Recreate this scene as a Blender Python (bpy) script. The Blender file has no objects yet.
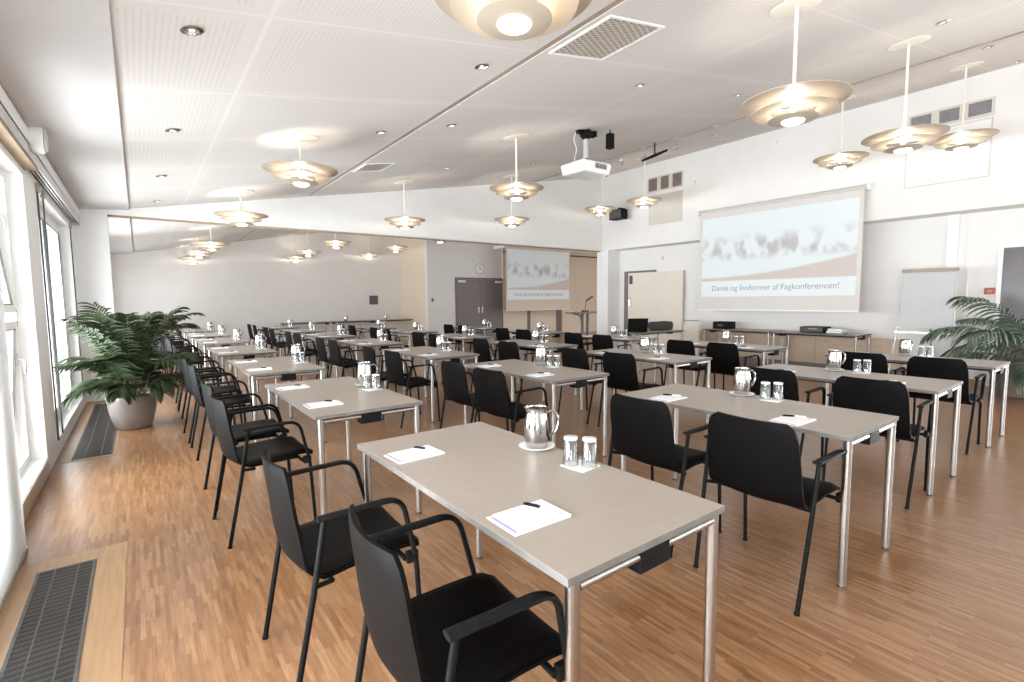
import bpy, bmesh, math, random
from mathutils import Vector, Matrix, Euler
random.seed(7)
PI = math.pi
scene = bpy.context.scene
COL = scene.collection

# ------------------------------------------------------------------ materials
def mat(name, color=(.8, .8, .8), rough=.5, metal=0.0, spec=.5, emit=None, estr=0.0, coat=0.0, sheen=0.0):
    m = bpy.data.materials.new(name); m.use_nodes = True
    b = m.node_tree.nodes['Principled BSDF']
    b.inputs['Base Color'].default_value = (*color, 1)
    b.inputs['Roughness'].default_value = rough
    b.inputs['Metallic'].default_value = metal
    b.inputs['Specular IOR Level'].default_value = spec
    b.inputs['Coat Weight'].default_value = coat
    if emit:
        b.inputs['Emission Color'].default_value = (*emit, 1)
        b.inputs['Emission Strength'].default_value = estr
    return m

def N(m, kind, **kw):
    n = m.node_tree.nodes.new(kind)
    for k, v in kw.items():
        setattr(n, k, v)
    return n

def L(m, a, b):
    m.node_tree.links.new(a, b)

def ramp(m, stops):
    r = N(m, 'ShaderNodeValToRGB'); e = r.color_ramp.elements
    while len(e) < len(stops):
        e.new(.5)
    for el, (p, c) in zip(e, stops):
        el.position = p; el.color = (*c, 1)
    return r

def noisy(name, c1, c2, scale=8, rough=.5, metal=0.0, bump=0.0, spec=.5, coat=0.0, stretch=(1, 1, 1)):
    """two-tone noise colour with optional bump: used for plaster, laminate, fabric, steel ..."""
    m = mat(name, c1, rough, metal, spec, coat=coat)
    b = m.node_tree.nodes['Principled BSDF']
    tc = N(m, 'ShaderNodeTexCoord'); mp = N(m, 'ShaderNodeMapping')
    mp.inputs['Scale'].default_value = stretch
    L(m, tc.outputs['Object'], mp.inputs['Vector'])
    nz = N(m, 'ShaderNodeTexNoise'); nz.inputs['Scale'].default_value = scale; nz.inputs['Detail'].default_value = 4
    L(m, mp.outputs['Vector'], nz.inputs['Vector'])
    r = ramp(m, [(.35, c1), (.65, c2)]); L(m, nz.outputs['Fac'], r.inputs['Fac'])
    L(m, r.outputs['Color'], b.inputs['Base Color'])
    if bump:
        bp = N(m, 'ShaderNodeBump'); bp.inputs['Strength'].default_value = bump; bp.inputs['Distance'].default_value = .002
        L(m, nz.outputs['Fac'], bp.inputs['Height']); L(m, bp.outputs['Normal'], b.inputs['Normal'])
    return m

M = {}
M['wall'] = noisy('wall_paint', (.83, .815, .80), (.85, .835, .82), 3, .75, bump=.05)
M['white'] = noisy('white_paint', (.86, .86, .855), (.88, .88, .875), 5, .5)
M['soffit'] = noisy('soffit_paint', (.60, .58, .57), (.62, .60, .59), 3, .8)
M['rear_wall'] = noisy('rear_wall_paint', (.80, .775, .75), (.82, .795, .77), 3, .75)
M['tan'] = noisy('tan_panel', (.78, .67, .54), (.82, .71, .58), 4, .6, stretch=(1, 1, 6))
M['ply'] = noisy('pale_ply', (.60, .46, .34), (.66, .52, .40), 5, .5, stretch=(1, 1, 5))
M['cream'] = noisy('cream_leaf', (.78, .71, .63), (.80, .73, .65), 3, .5)
M['slot'] = noisy('slot_brown', (.36, .27, .18), (.42, .32, .22), 6, .6)
M['steel'] = noisy('satin_steel', (.40, .375, .355), (.48, .455, .43), 30, .28, 1.0, stretch=(1, 1, .05))
M['chrome'] = noisy('polished_steel', (.46, .445, .43), (.52, .50, .485), 10, .14, 1.0)
M['alu'] = noisy('aluminium', (.60, .59, .58), (.66, .65, .64), 12, .35, .9)
M['gasket'] = noisy('dark_gasket', (.06, .055, .055), (.09, .085, .085), 10, .6)
M['black'] = noisy('black_shell', (.0034, .003, .003), (.0052, .0046, .0046), 60, .5, bump=.04, spec=.05)
M['black_pad'] = noisy('black_seat_cover', (.0036, .003, .0027), (.0056, .0048, .0044), 120, .46, bump=.2, spec=.07)
M['black_metal'] = noisy('black_tube', (.006, .006, .006), (.009, .009, .009), 40, .48, spec=.09)
M['black_plastic'] = noisy('black_plastic', (.007, .007, .0075), (.011, .011, .0115), 50, .5, spec=.09)
M['table'] = noisy('table_laminate', (.335, .281, .238), (.35, .294, .249), 26, .36, bump=.03)
M['edge'] = noisy('table_edge', (.15, .14, .132), (.18, .168, .158), 20, .6, spec=.2)
M['paper'] = noisy('paper', (.88, .88, .90), (.90, .90, .92), 20, .8)
M['stripe'] = noisy('blue_stripe', (.30, .29, .52), (.36, .34, .58), 20, .7)
M['orange'] = noisy('orange_mark', (.85, .55, .28), (.9, .6, .32), 20, .7)
M['grey_ink'] = noisy('grey_ink', (.45, .47, .55), (.5, .52, .6), 20, .7)
M['china'] = noisy('white_china', (.86, .86, .86), (.88, .88, .88), 10, .15, coat=.5)
M['napkin'] = noisy('napkin', (.88, .88, .88), (.9, .9, .9), 60, .9, bump=.1)
M['lampshade'] = noisy('lamp_enamel', (.40, .335, .265), (.42, .355, .28), 6, .45)
M['lamprod'] = noisy('lamp_rod_enamel', (.82, .77, .68), (.84, .79, .70), 6, .4)
M['grey_door'] = noisy('grey_door_paint', (.20, .175, .17), (.22, .19, .185), 5, .5)
M['grey_frame'] = noisy('grey_frame_paint', (.17, .15, .14), (.2, .175, .165), 5, .5)
M['pot'] = noisy('stone_pot', (.25, .215, .195), (.31, .27, .245), 5, .28, coat=.25, bump=.1)
M['pot_blue'] = noisy('blue_grey_pot', (.20, .20, .25), (.25, .25, .30), 5, .35)
M['planter'] = noisy('brown_planter', (.19, .14, .12), (.23, .175, .15), 5, .5)
M['soil'] = noisy('soil', (.03, .02, .015), (.07, .05, .035), 40, .95, bump=.6)
M['frond'] = noisy('palm_leaf', (.020, .034, .012), (.045, .066, .028), 9, .38, spec=.45)
M['frond2'] = noisy('palm_leaf_grey', (.055, .095, .060), (.10, .15, .10), 9, .32, spec=.6)
M['stem'] = noisy('palm_stem', (.12, .13, .05), (.2, .19, .09), 14, .5)
M['wood_trim'] = noisy('wood_trim', (.31, .175, .085), (.37, .22, .11), 4, .4, stretch=(14, 1, 14))
M['red'] = noisy('red_plastic', (.42, .055, .035), (.46, .065, .04), 20, .4)
M['dark_glass'] = noisy('dark_pane', (.13, .115, .125), (.15, .135, .145), 3, .2)
M['louvre'] = noisy('louvre_brown', (.34, .27, .22), (.40, .32, .27), 10, .5)
M['louvre_grey'] = noisy('louvre_grey', (.40, .38, .41), (.46, .44, .47), 10, .5)
M['panel_grey'] = noisy('grey_panel', (.66, .62, .57), (.68, .64, .59), 4, .6)
M['bag'] = noisy('bag_cloth', (.045, .04, .04), (.065, .058, .056), 60, .8, bump=.1)
M['lens'] = mat('lens_glass', (.05, .05, .06), .05)
M['silver'] = noisy('silver_plastic', (.55, .55, .58), (.62, .62, .65), 20, .35, .3)
M['bulb'] = mat('lamp_bulb', (1, 1, 1), .5, emit=(1, .90, .76), estr=9)
M['spot_on'] = mat('spot_bulb', (1, 1, 1), .5, emit=(1, .92, .8), estr=2.0)
M['led'] = mat('led_panel', (.05, .05, .06), .3)

def glass(name, tint=(.95, .97, .97), refl=.10):
    m = bpy.data.materials.new(name); m.use_nodes = True
    nt = m.node_tree; nt.nodes.clear()
    out = nt.nodes.new('ShaderNodeOutputMaterial'); mix = nt.nodes.new('ShaderNodeMixShader')
    tr = nt.nodes.new('ShaderNodeBsdfTransparent'); gl = nt.nodes.new('ShaderNodeBsdfGlossy')
    lw = nt.nodes.new('ShaderNodeLayerWeight'); ma = nt.nodes.new('ShaderNodeMath')
    lw.inputs['Blend'].default_value = .25
    ma.operation = 'MULTIPLY_ADD'; ma.inputs[1].default_value = .42; ma.inputs[2].default_value = refl * .4
    ma.use_clamp = True
    tr.inputs['Color'].default_value = (*tint, 1); gl.inputs['Roughness'].default_value = .02
    nt.links.new(lw.outputs['Fresnel'], ma.inputs[0]); nt.links.new(ma.outputs[0], mix.inputs['Fac'])
    nt.links.new(tr.outputs[0], mix.inputs[1]); nt.links.new(gl.outputs[0], mix.inputs[2])
    nt.links.new(mix.outputs[0], out.inputs['Surface'])
    return m
M['pane'] = glass('window_glass')
M['tumbler'] = glass('tumbler_glass', (.90, .91, .91), .35)
M['tumbler_base'] = mat('tumbler_base_lit_white', (.80, .81, .81), .08, coat=.5)  # opaque white stands in for light caught in the thick base

def floor_material():
    m = mat('industrial_parquet', rough=.3, spec=.6, coat=.32)
    m.node_tree.nodes['Principled BSDF'].inputs['Coat Roughness'].default_value = .22
    b = m.node_tree.nodes['Principled BSDF']
    tc = N(m, 'ShaderNodeTexCoord')
    mp = N(m, 'ShaderNodeMapping'); mp.inputs['Rotation'].default_value = (0, 0, PI / 2)
    L(m, tc.outputs['Object'], mp.inputs['Vector'])
    def bricks(w, h, off, bias):
        br = N(m, 'ShaderNodeTexBrick'); br.offset = off; br.offset_frequency = 2
        br.inputs['Color1'].default_value = (0, 0, 0, 1); br.inputs['Color2'].default_value = (1, 1, 1, 1)
        br.inputs['Mortar'].default_value = (.35, .35, .35, 1)
        br.inputs['Scale'].default_value = 1; br.inputs['Mortar Size'].default_value = .0006
        br.inputs['Mortar Smooth'].default_value = .4; br.inputs['Bias'].default_value = bias
        br.inputs['Brick Width'].default_value = w; br.inputs['Row Height'].default_value = h
        L(m, mp.outputs['Vector'], br.inputs['Vector'])
        return br
    b1 = bricks(.22, .018, .37, 0.0)
    n1 = N(m, 'ShaderNodeTexNoise'); n1.inputs['Scale'].default_value = 6; n1.inputs['Detail'].default_value = 3
    mp2 = N(m, 'ShaderNodeMapping'); mp2.inputs['Scale'].default_value = (9, .9, 1)
    L(m, tc.outputs['Object'], mp2.inputs['Vector']); L(m, mp2.outputs['Vector'], n1.inputs['Vector'])
    n2 = N(m, 'ShaderNodeTexNoise'); n2.inputs['Scale'].default_value = 90; n2.inputs['Detail'].default_value = 3
    mp3 = N(m, 'ShaderNodeMapping'); mp3.inputs['Scale'].default_value = (3, .12, 1)
    L(m, tc.outputs['Object'], mp3.inputs['Vector']); L(m, mp3.outputs['Vector'], n2.inputs['Vector'])
    a = N(m, 'ShaderNodeMath', operation='MULTIPLY'); a.inputs[1].default_value = .34
    L(m, b1.outputs['Color'], a.inputs[0])
    c = N(m, 'ShaderNodeMath', operation='MULTIPLY_ADD'); c.inputs[1].default_value = .52
    L(m, n1.outputs['Fac'], c.inputs[0]); L(m, a.outputs[0], c.inputs[2])
    d = N(m, 'ShaderNodeMath', operation='MULTIPLY_ADD'); d.inputs[1].default_value = .34
    L(m, n2.outputs['Fac'], d.inputs[0]); L(m, c.outputs[0], d.inputs[2])
    r = ramp(m, [(.15, (.120, .047, .018)), (.43, (.205, .091, .037)), (.66, (.285, .143, .064)), (1.0, (.42, .24, .122))])
    L(m, d.outputs[0], r.inputs['Fac']); L(m, r.outputs['Color'], b.inputs['Base Color'])
    rr = N(m, 'ShaderNodeMath', operation='MULTIPLY_ADD'); rr.inputs[1].default_value = .14; rr.inputs[2].default_value = .25
    L(m, d.outputs[0], rr.inputs[0]); L(m, rr.outputs[0], b.inputs['Roughness'])
    bp = N(m, 'ShaderNodeBump'); bp.inputs['Strength'].default_value = .12; bp.inputs['Distance'].default_value = .001
    L(m, d.outputs[0], bp.inputs['Height']); L(m, bp.outputs['Normal'], b.inputs['Normal'])
    return m
M['floor'] = floor_material()

def ceiling_material():
    """painted perforated acoustic boards: pale joints every 1.22 m and dense rows of small holes"""
    m = mat('acoustic_ceiling', rough=.85)
    b = m.node_tree.nodes['Principled BSDF']
    tc = N(m, 'ShaderNodeTexCoord'); sp = N(m, 'ShaderNodeSeparateXYZ'); L(m, tc.outputs['Object'], sp.inputs[0])
    def seam(axis, period, off, half):
        ad = N(m, 'ShaderNodeMath', operation='ADD'); ad.inputs[1].default_value = off
        L(m, sp.outputs[axis], ad.inputs[0])
        pp = N(m, 'ShaderNodeMath', operation='PINGPONG'); pp.inputs[1].default_value = period / 2
        L(m, ad.outputs[0], pp.inputs[0])
        lt = N(m, 'ShaderNodeMath', operation='LESS_THAN'); lt.inputs[1].default_value = half
        L(m, pp.outputs[0], lt.inputs[0]); return lt, pp
    s1, p1 = seam('Y', 1.22, -2.97 + 1.22 * 4, .013)
    s2, p2 = seam('X', 1.85, -.65 + 1.85 * 4, .013)
    mx = N(m, 'ShaderNodeMath', operation='MAXIMUM'); L(m, s1.outputs[0], mx.inputs[0]); L(m, s2.outputs[0], mx.inputs[1])
    def dots(axis, period):
        pp = N(m, 'ShaderNodeMath', operation='PINGPONG'); pp.inputs[1].default_value = period / 2
        L(m, sp.outputs[axis], pp.inputs[0])
        lt = N(m, 'ShaderNodeMath', operation='LESS_THAN'); lt.inputs[1].default_value = period * .19
        L(m, pp.outputs[0], lt.inputs[0]); return lt
    d1 = dots('X', .03); d2 = dots('Y', .03)
    ml = N(m, 'ShaderNodeMath', operation='MULTIPLY'); L(m, d1.outputs[0], ml.inputs[0]); L(m, d2.outputs[0], ml.inputs[1])
    gt = N(m, 'ShaderNodeMath', operation='GREATER_THAN'); gt.inputs[1].default_value = .09; L(m, p1.outputs[0], gt.inputs[0])
    gt2 = N(m, 'ShaderNodeMath', operation='GREATER_THAN'); gt2.inputs[1].default_value = .09; L(m, p2.outputs[0], gt2.inputs[0])
    m2 = N(m, 'ShaderNodeMath', operation='MULTIPLY'); L(m, ml.outputs[0], m2.inputs[0]); L(m, gt.outputs[0], m2.inputs[1])
    m3 = N(m, 'ShaderNodeMath', operation='MULTIPLY'); L(m, m2.outputs[0], m3.inputs[0]); L(m, gt2.outputs[0], m3.inputs[1])
    a = N(m, 'ShaderNodeMix', data_type='RGBA')
    a.inputs[6].default_value = (.67, .64, .615, 1); a.inputs[7].default_value = (.55, .525, .50, 1)
    L(m, m3.outputs[0], a.inputs[0])
    c = N(m, 'ShaderNodeMix', data_type='RGBA'); c.inputs[7].default_value = (.73, .70, .675, 1)
    L(m, mx.outputs[0], c.inputs[0]); L(m, a.outputs[2], c.inputs[6])
    L(m, c.outputs[2], b.inputs['Base Color'])
    return m
M['ceiling'] = ceiling_material()

def grate_material():
    m = mat('floor_grille', (.06, .052, .048), .45, .3)
    b = m.node_tree.nodes['Principled BSDF']
    tc = N(m, 'ShaderNodeTexCoord'); wv = N(m, 'ShaderNodeTexWave', bands_direction='Y')
    wv.inputs['Scale'].default_value = 32
    L(m, tc.outputs['Object'], wv.inputs['Vector'])
    r = ramp(m, [(.3, (.035, .03, .028)), (.8, (.10, .085, .075))])
    L(m, wv.outputs['Fac'], r.inputs['Fac']); L(m, r.outputs['Color'], b.inputs['Base Color'])
    return m
M['grate'] = grate_material()

def picture_material():
    """the projected slide: pale sky, blurred grey buildings, brown foreground, white caption band; UV-free, from Generated"""
    m = mat('projected_slide', rough=.7)
    b = m.node_tree.nodes['Principled BSDF']
    tc = N(m, 'ShaderNodeTexCoord'); sp = N(m, 'ShaderNodeSeparateXYZ'); L(m, tc.outputs['UV'], sp.inputs[0])
    nz = N(m, 'ShaderNodeTexNoise'); nz.inputs['Scale'].default_value = 5; nz.inputs['Detail'].default_value = 2
    mp = N(m, 'ShaderNodeMapping'); mp.inputs['Scale'].default_value = (2.2, .8, 1)
    L(m, tc.outputs['UV'], mp.inputs[0]); L(m, mp.outputs[0], nz.inputs['Vector'])
    def sm(inp, a, bb, c, d):
        r = N(m, 'ShaderNodeMapRange', interpolation_type='SMOOTHSTEP')
        for i, v in zip((1, 2, 3, 4), (a, bb, c, d)):
            r.inputs[i].default_value = v
        L(m, inp, r.inputs[0]); return r
    def mth(op, a, bb):
        n = N(m, 'ShaderNodeMath', operation=op)
        for i, v in ((0, a), (1, bb)):
            if isinstance(v, (int, float)): n.inputs[i].default_value = v
            else: L(m, v, n.inputs[i])
        return n.outputs[0]
    def mixc(f, a, bb):
        n = N(m, 'ShaderNodeMix', data_type='RGBA'); L(m, f, n.inputs[0])
        for i, v in ((6, a), (7, bb)):
            if isinstance(v, tuple): n.inputs[i].default_value = (*v, 1)
            else: L(m, v, n.inputs[i])
        return n.outputs[2]
    U, V = sp.outputs['X'], sp.outputs['Y']
    # buildings in the mid band
    band = mth('MULTIPLY', sm(V, .42, .52, 0, 1).outputs[0], sm(V, .62, .80, 1, 0).outputs[0])
    bld = mth('MULTIPLY', band, sm(nz.outputs['Fac'], .42, .62, 0, 1).outputs[0])
    col = mixc(bld, (.70, .755, .78), (.47, .46, .47))
    # brown slope rising to one side
    slope = mth('MULTIPLY_ADD', U, .10) if False else mth('ADD', mth('MULTIPLY', mth('POWER', U, 2.0), .20), .24)
    under = sm(mth('SUBTRACT', slope, V), -.015, .02, 0, 1).outputs[0]
    col = mixc(under, col, (.58, .52, .48))
    capt = sm(V, .195, .205, 1, 0).outputs[0]
    col = mixc(capt, col, (.73, .78, .80))
    L(m, col, b.inputs['Base Color']); L(m, col, b.inputs['Emission Color'])
    b.inputs['Emission Strength'].default_value = .10
    return m
M['slide'] = picture_material()
def curtain_material():
    m = mat('sheer_white_cloth', (.9, .9, .9), .9)
    nt = m.node_tree; b = nt.nodes['Principled BSDF']; out = nt.nodes['Material Output']
    tl = N(m, 'ShaderNodeBsdfTranslucent'); tl.inputs['Color'].default_value = (.9, .9, .9, 1)
    nz = N(m, 'ShaderNodeTexNoise'); nz.inputs['Scale'].default_value = 200
    mr = N(m, 'ShaderNodeMapRange'); mr.inputs[3].default_value = .60; mr.inputs[4].default_value = .75
    L(m, nz.outputs['Fac'], mr.inputs[0])
    mx = N(m, 'ShaderNodeMixShader'); L(m, mr.outputs[0], mx.inputs[0]); L(m, b.outputs[0], mx.inputs[1]); L(m, tl.outputs[0], mx.inputs[2])
    L(m, mx.outputs[0], out.inputs['Surface'])
    return m
M['curtain'] = curtain_material()
M['screen'] = noisy('screen_cloth', (.70, .665, .64), (.72, .685, .66), 4, .8)
M['screen_tan'] = noisy('screen_cloth_warm', (.72, .62, .51), (.74, .64, .53), 4, .8)
M['caption'] = noisy('caption_grey', (.30, .33, .35), (.34, .37, .39), 9, .8)

# ------------------------------------------------------------------ geometry helpers
def obj(name, bm, m, parent=None, smooth=False, loc=None):
    me = bpy.data.meshes.new(name)
    bmesh.ops.recalc_face_normals(bm, faces=bm.faces)
    if smooth:
        for f in bm.faces: f.smooth = True
    bm.to_mesh(me); bm.free()
    for mm in (m if isinstance(m, (list, tuple)) else [m]): me.materials.append(mm)
    if smooth and hasattr(me, 'set_sharp_from_angle'):
        me.set_sharp_from_angle(angle=math.radians(42))
    o = bpy.data.objects.new(name, me); COL.objects.link(o)
    if parent: o.parent = parent
    if loc: o.location = loc
    return o

def tag(o, label, cat, group=None):
    o['label'] = label; o['category'] = cat
    if group: o['group'] = group
    return o

def thing(name, label, cat, loc=(0, 0, 0), rz=0, group=None):
    o = bpy.data.objects.new(name, None); COL.objects.link(o)
    o.empty_display_size = .1
    o.location = loc; o.rotation_euler = (0, 0, rz)
    return tag(o, label, cat, group)

def struct(name, bm, m, parent=None, label=None, smooth=False):
    o = obj(name, bm, m, parent, smooth)
    if parent is None:
        o['kind'] = 'structure'
    if label: o['label'] = label
    return o

def dup(root, loc, rz=None, label=None):
    r = root.copy(); COL.objects.link(r); r.location = loc
    if rz is not None: r.rotation_euler = (0, 0, rz)
    if label: r['label'] = label
    for ch in list(root.children):
        c = ch.copy(); COL.objects.link(c); c.parent = r
        for g in list(ch.children):
            d = g.copy(); COL.objects.link(d); d.parent = c
    return r

def box(bm, x0, x1, y0, y1, z0, z1, mi=0, bev=0.0):
    vs = [bm.verts.new((x, y, z)) for z in (z0, z1) for y in (y0, y1) for x in (x0, x1)]
    fs = [(0, 2, 3, 1), (4, 5, 7, 6), (0, 1, 5, 4), (2, 6, 7, 3), (0, 4, 6, 2), (1, 3, 7, 5)]
    faces = []
    for f in fs:
        fa = bm.faces.new([vs[i] for i in f]); fa.material_index = mi; faces.append(fa)
    if bev:
        es = list({e for f in faces for e in f.edges})
        bmesh.ops.bevel(bm, geom=es, offset=bev, segments=2, affect='EDGES', profile=.5)
    return vs

def B(*a, **k):
    bm = bmesh.new(); box(bm, *a, **k); return bm

def tube(bm, pts, r, seg=10, caps=True, mi=0):
    """sweep a circle (radius r, or a list of radii, or (rw, rt) pairs for flattened sections) along pts"""
    pts = [Vector(p) for p in pts]; n = len(pts)
    rs = r if isinstance(r, list) else [r] * n
    rings = []; up = None
    for i, p in enumerate(pts):
        t = (pts[min(i + 1, n - 1)] - pts[max(i - 1, 0)]).normalized()
        if up is None:
            ref = Vector((0, 1, 0)) if abs(t.y) < .9 else Vector((1, 0, 0))
            a = (ref - t * ref.dot(t)).normalized()
        else:
            a = (up - t * up.dot(t)).normalized()
        up = a; b = t.cross(a)
        rr = rs[i]; rw, rt = rr if isinstance(rr, tuple) else (rr, rr)
        rings.append([bm.verts.new(p + a * (rw * math.cos(2 * PI * k / seg)) + b * (rt * math.sin(2 * PI * k / seg))) for k in range(seg)])
    for i in range(n - 1):
        for k in range(seg):
            f = bm.faces.new((rings[i][k], rings[i][(k + 1) % seg], rings[i + 1][(k + 1) % seg], rings[i + 1][k])); f.material_index = mi
    if caps:
        f = bm.faces.new(rings[0][::-1]); f.material_index = mi
        f = bm.faces.new(rings[-1]); f.material_index = mi

def lathe(bm, prof, seg=28, cx=0, cy=0, z=0, cap0=True, cap1=True, mi=0):
    rings = []
    for r, h in prof:
        if r < 1e-5:
            rings.append([bm.verts.new((cx, cy, z + h))])
        else:
            rings.append([bm.verts.new((cx + r * math.cos(2 * PI * k / seg), cy + r * math.sin(2 * PI * k / seg), z + h)) for k in range(seg)])
    for a, b in zip(rings, rings[1:]):
        for k in range(seg):
            k2 = (k + 1) % seg
            if len(a) == 1: f = bm.faces.new((a[0], b[k2], b[k]))
            elif len(b) == 1: f = bm.faces.new((a[k], a[k2], b[0]))
            else: f = bm.faces.new((a[k], a[k2], b[k2], b[k]))
            f.material_index = mi
    if cap0 and len(rings[0]) > 1: bm.faces.new(rings[0][::-1]).material_index = mi
    if cap1 and len(rings[-1]) > 1: bm.faces.new(rings[-1]).material_index = mi

def smooth_path(ctrl, n=6):
    """Catmull-Rom through control points"""
    P = [Vector(c) for c in ctrl]; out = []
    Q = [P[0] * 2 - P[1]] + P + [P[-1] * 2 - P[-2]]
    for i in range(1, len(Q) - 2):
        for k in range(n):
            t = k / n
            a, b, c, d = Q[i - 1], Q[i], Q[i + 1], Q[i + 2]
            out.append(.5 * ((2 * b) + (c - a) * t + (2 * a - 5 * b + 4 * c - d) * t * t + (3 * b - a - 3 * c + d) * t ** 3))
    out.append(P[-1]); return out

def rounded_path(ctrl, rad, n=5):
    """polyline with rounded corners"""
    P = [Vector(c) for c in ctrl]; out = [P[0]]
    for i in range(1, len(P) - 1):
        a, b, c = P[i - 1], P[i], P[i + 1]
        r = rad[i - 1] if isinstance(rad, list) else rad
        r1 = min(r, (a - b).length * .49, (c - b).length * .49)
        s = b + (a - b).normalized() * r1; e = b + (c - b).normalized() * r1
        for k in range(n + 1):
            t = k / n
            out.append(s * (1 - t) ** 2 + b * 2 * t * (1 - t) + e * t * t)
    out.append(P[-1]); return out

# ------------------------------------------------------------------ camera
F_PX = 495.66
cam_data = bpy.data.cameras.new('camera'); cam_data.sensor_width = 36; cam_data.lens = 36 * F_PX / 1024
cam_data.clip_start = .05; cam_data.clip_end = 200
cam = bpy.data.objects.new('camera', cam_data); COL.objects.link(cam)
r_ = Vector((0.7992051, -0.60098805, -0.00919624)); u_ = Vector((0.05703354, 0.06059547, 0.99653167)); f_ = Vector((0.59834638, 0.79695768, -0.08270468))
cam.matrix_world = Matrix(((r_.x, u_.x, -f_.x, 0), (r_.y, u_.y, -f_.y, 0), (r_.z, u_.z, -f_.z, 1.4002), (0, 0, 0, 1)))
scene.camera = cam

# ------------------------------------------------------------------ the room
XL, XR, XB = -.60, 10.45, 10.0          # window wall face, recessed screen wall, bulkhead face
YP, YF, YD, YB = 9.27, 17.2, 15.1, -4.0  # partition beam, far wall, door wall of rear part, wall behind
def ZC(x): return 2.79 + .182 * x        # sloping ceiling

bm = B(-1.1, 17, YB, YF + .2, -.12, 0)
fl = struct('floor', bm, M['floor'])
# plank border along the windows
bm = bmesh.new(); box(bm, -.64, -.13, .4, 3.62, 0, .003)
box(bm, -.64, -.245, 5.80, 8.97, 0, .003)
struct('floor_border', bm, M['wood_trim'])

def slope_box(bm, x0, x1, y0, y1, th=.12, lift=0.0):
    vs = []
    for (x, y) in ((x0, y0), (x1, y0), (x1, y1), (x0, y1)):
        vs.append((bm.verts.new((x, y, ZC(x) + lift)), bm.verts.new((x, y, ZC(x) + th + lift))))
    lo = [a for a, b in vs]; hi = [b for a, b in vs]
    bm.faces.new(lo[::-1]); bm.faces.new(hi)
    for i in range(4):
        j = (i + 1) % 4; bm.faces.new((lo[i], lo[j], hi[j], hi[i]))
bm = bmesh.new()
slope_box(bm, -.04, 2.465, YB, YF + .2); slope_box(bm, 2.535, 7.63, YB, YF + .2); slope_box(bm, 7.66, 10.3, YB, YF + .2)
struct('ceiling', bm, M['ceiling'])
bm = bmesh.new(); slope_box(bm, 2.46, 2.54, YB, YF + .2, .04, .006); slope_box(bm, 7.632, 7.658, YB, YF + .2, .04, -.016)
struct('ceiling_slot', bm, M['louvre'])
bm = bmesh.new()
vs = []
for (x, z) in ((-1.1, 2.69), (-.03, 2.762), (-.03, 2.9), (-1.1, 2.9)):
    vs.append((bm.verts.new((x, YB, z)), bm.verts.new((x, YF + .2, z))))
for i in range(4):
    j = (i + 1) % 4; bm.faces.new((vs[i][0], vs[j][0], vs[j][1], vs[i][1]))
bm.faces.new([v[0] for v in vs][::-1]); bm.faces.new([v[1] for v in vs])
struct('ceiling_soffit', bm, M['soffit'])
struct('ceiling_alcove', B(10.2, 17, YP + .2, YF, 3.42, 3.5), M['rear_wall'])

# screen wall: upper bulkhead and recessed lower wall
bm = bmesh.new()
box(bm, XB, XB + .9, YB, YP + .18, 2.68, 5.3)
struct('wall_bulkhead', bm, M['wall'])
bm = bmesh.new()
# lower wall with a window opening beside the camera side of the frame (Y -3.4 .. -.4)
box(bm, XR, XR + .2, -.4, YP + .18, 0, 2.7); box(bm, XR, XR + .2, YB, -3.4, 0, 2.7); box(bm, XR, XR + .2, -3.4, -.4, 0, .25)
box(bm, XR, XR + .2, -3.4, -.4, 2.45, 2.7)
struct('wall_right', bm, M['wall'])
struct('wall_column', B(XB + .005, XR + .15, 9.06, YP + .18, 0, 2.70), M['white'])
bm = bmesh.new()
box(bm, -1.1, 1.5, YB - .15, YB, 0, 5.2); box(bm, 9.0, 10.6, YB - .15, YB, 0, 5.2); box(bm, 1.5, 9.0, YB - .15, YB, 0, .4); box(bm, 1.5, 9.0, YB - .15, YB, 2.7, 5.2)
struct('wall_back', bm, M['wall'])
t = bpy.data.objects.new('window_8', None); COL.objects.link(t); t.location = (1.5, YB - .07, .4); t['kind'] = 'structure'  # added unseen window, lets light in onto the beam and bulkhead
bm = bmesh.new()
for k in range(6): box(bm, k * 1.49, k * 1.49 + .05, -.03, .03, 0, 2.3)
box(bm, .0, 7.5, -.029, .029, 0, .05); box(bm, .0, 7.5, -.029, .029, 2.25, 2.3)
obj('frame', bm, M['white'], t)
obj('pane', B(.02, 7.48, -.003, .003, .05, 2.25), M['pane'], t)
# partition beam: a wedge up to the ceiling
bm = bmesh.new()
q = [(-.75, 2.68), (XB + .3, 2.68), (XB + .3, ZC(XB + .3) + .06), (-.04, ZC(-.04) + .06), (-.75, 2.86)]
a = [bm.verts.new((x, YP, z)) for x, z in q]; b = [bm.verts.new((x, YP + .18, z)) for x, z in q]
bm.faces.new(a); bm.faces.new(b[::-1])
for i in range(5):
    j = (i + 1) % 5; bm.faces.new((a[i], a[j], b[j], b[i]))
struct('wall_beam', bm, M['white'])
struct('trim_1', B(-.3, XB, YP + .06, YP + .12, 2.655, 2.679), M['slot'], label='brown partition rail under the beam')
struct('wall_pillar', B(-.80, -.285, YP - .02, YP + .22, 0, 2.678), M['white'])
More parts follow.
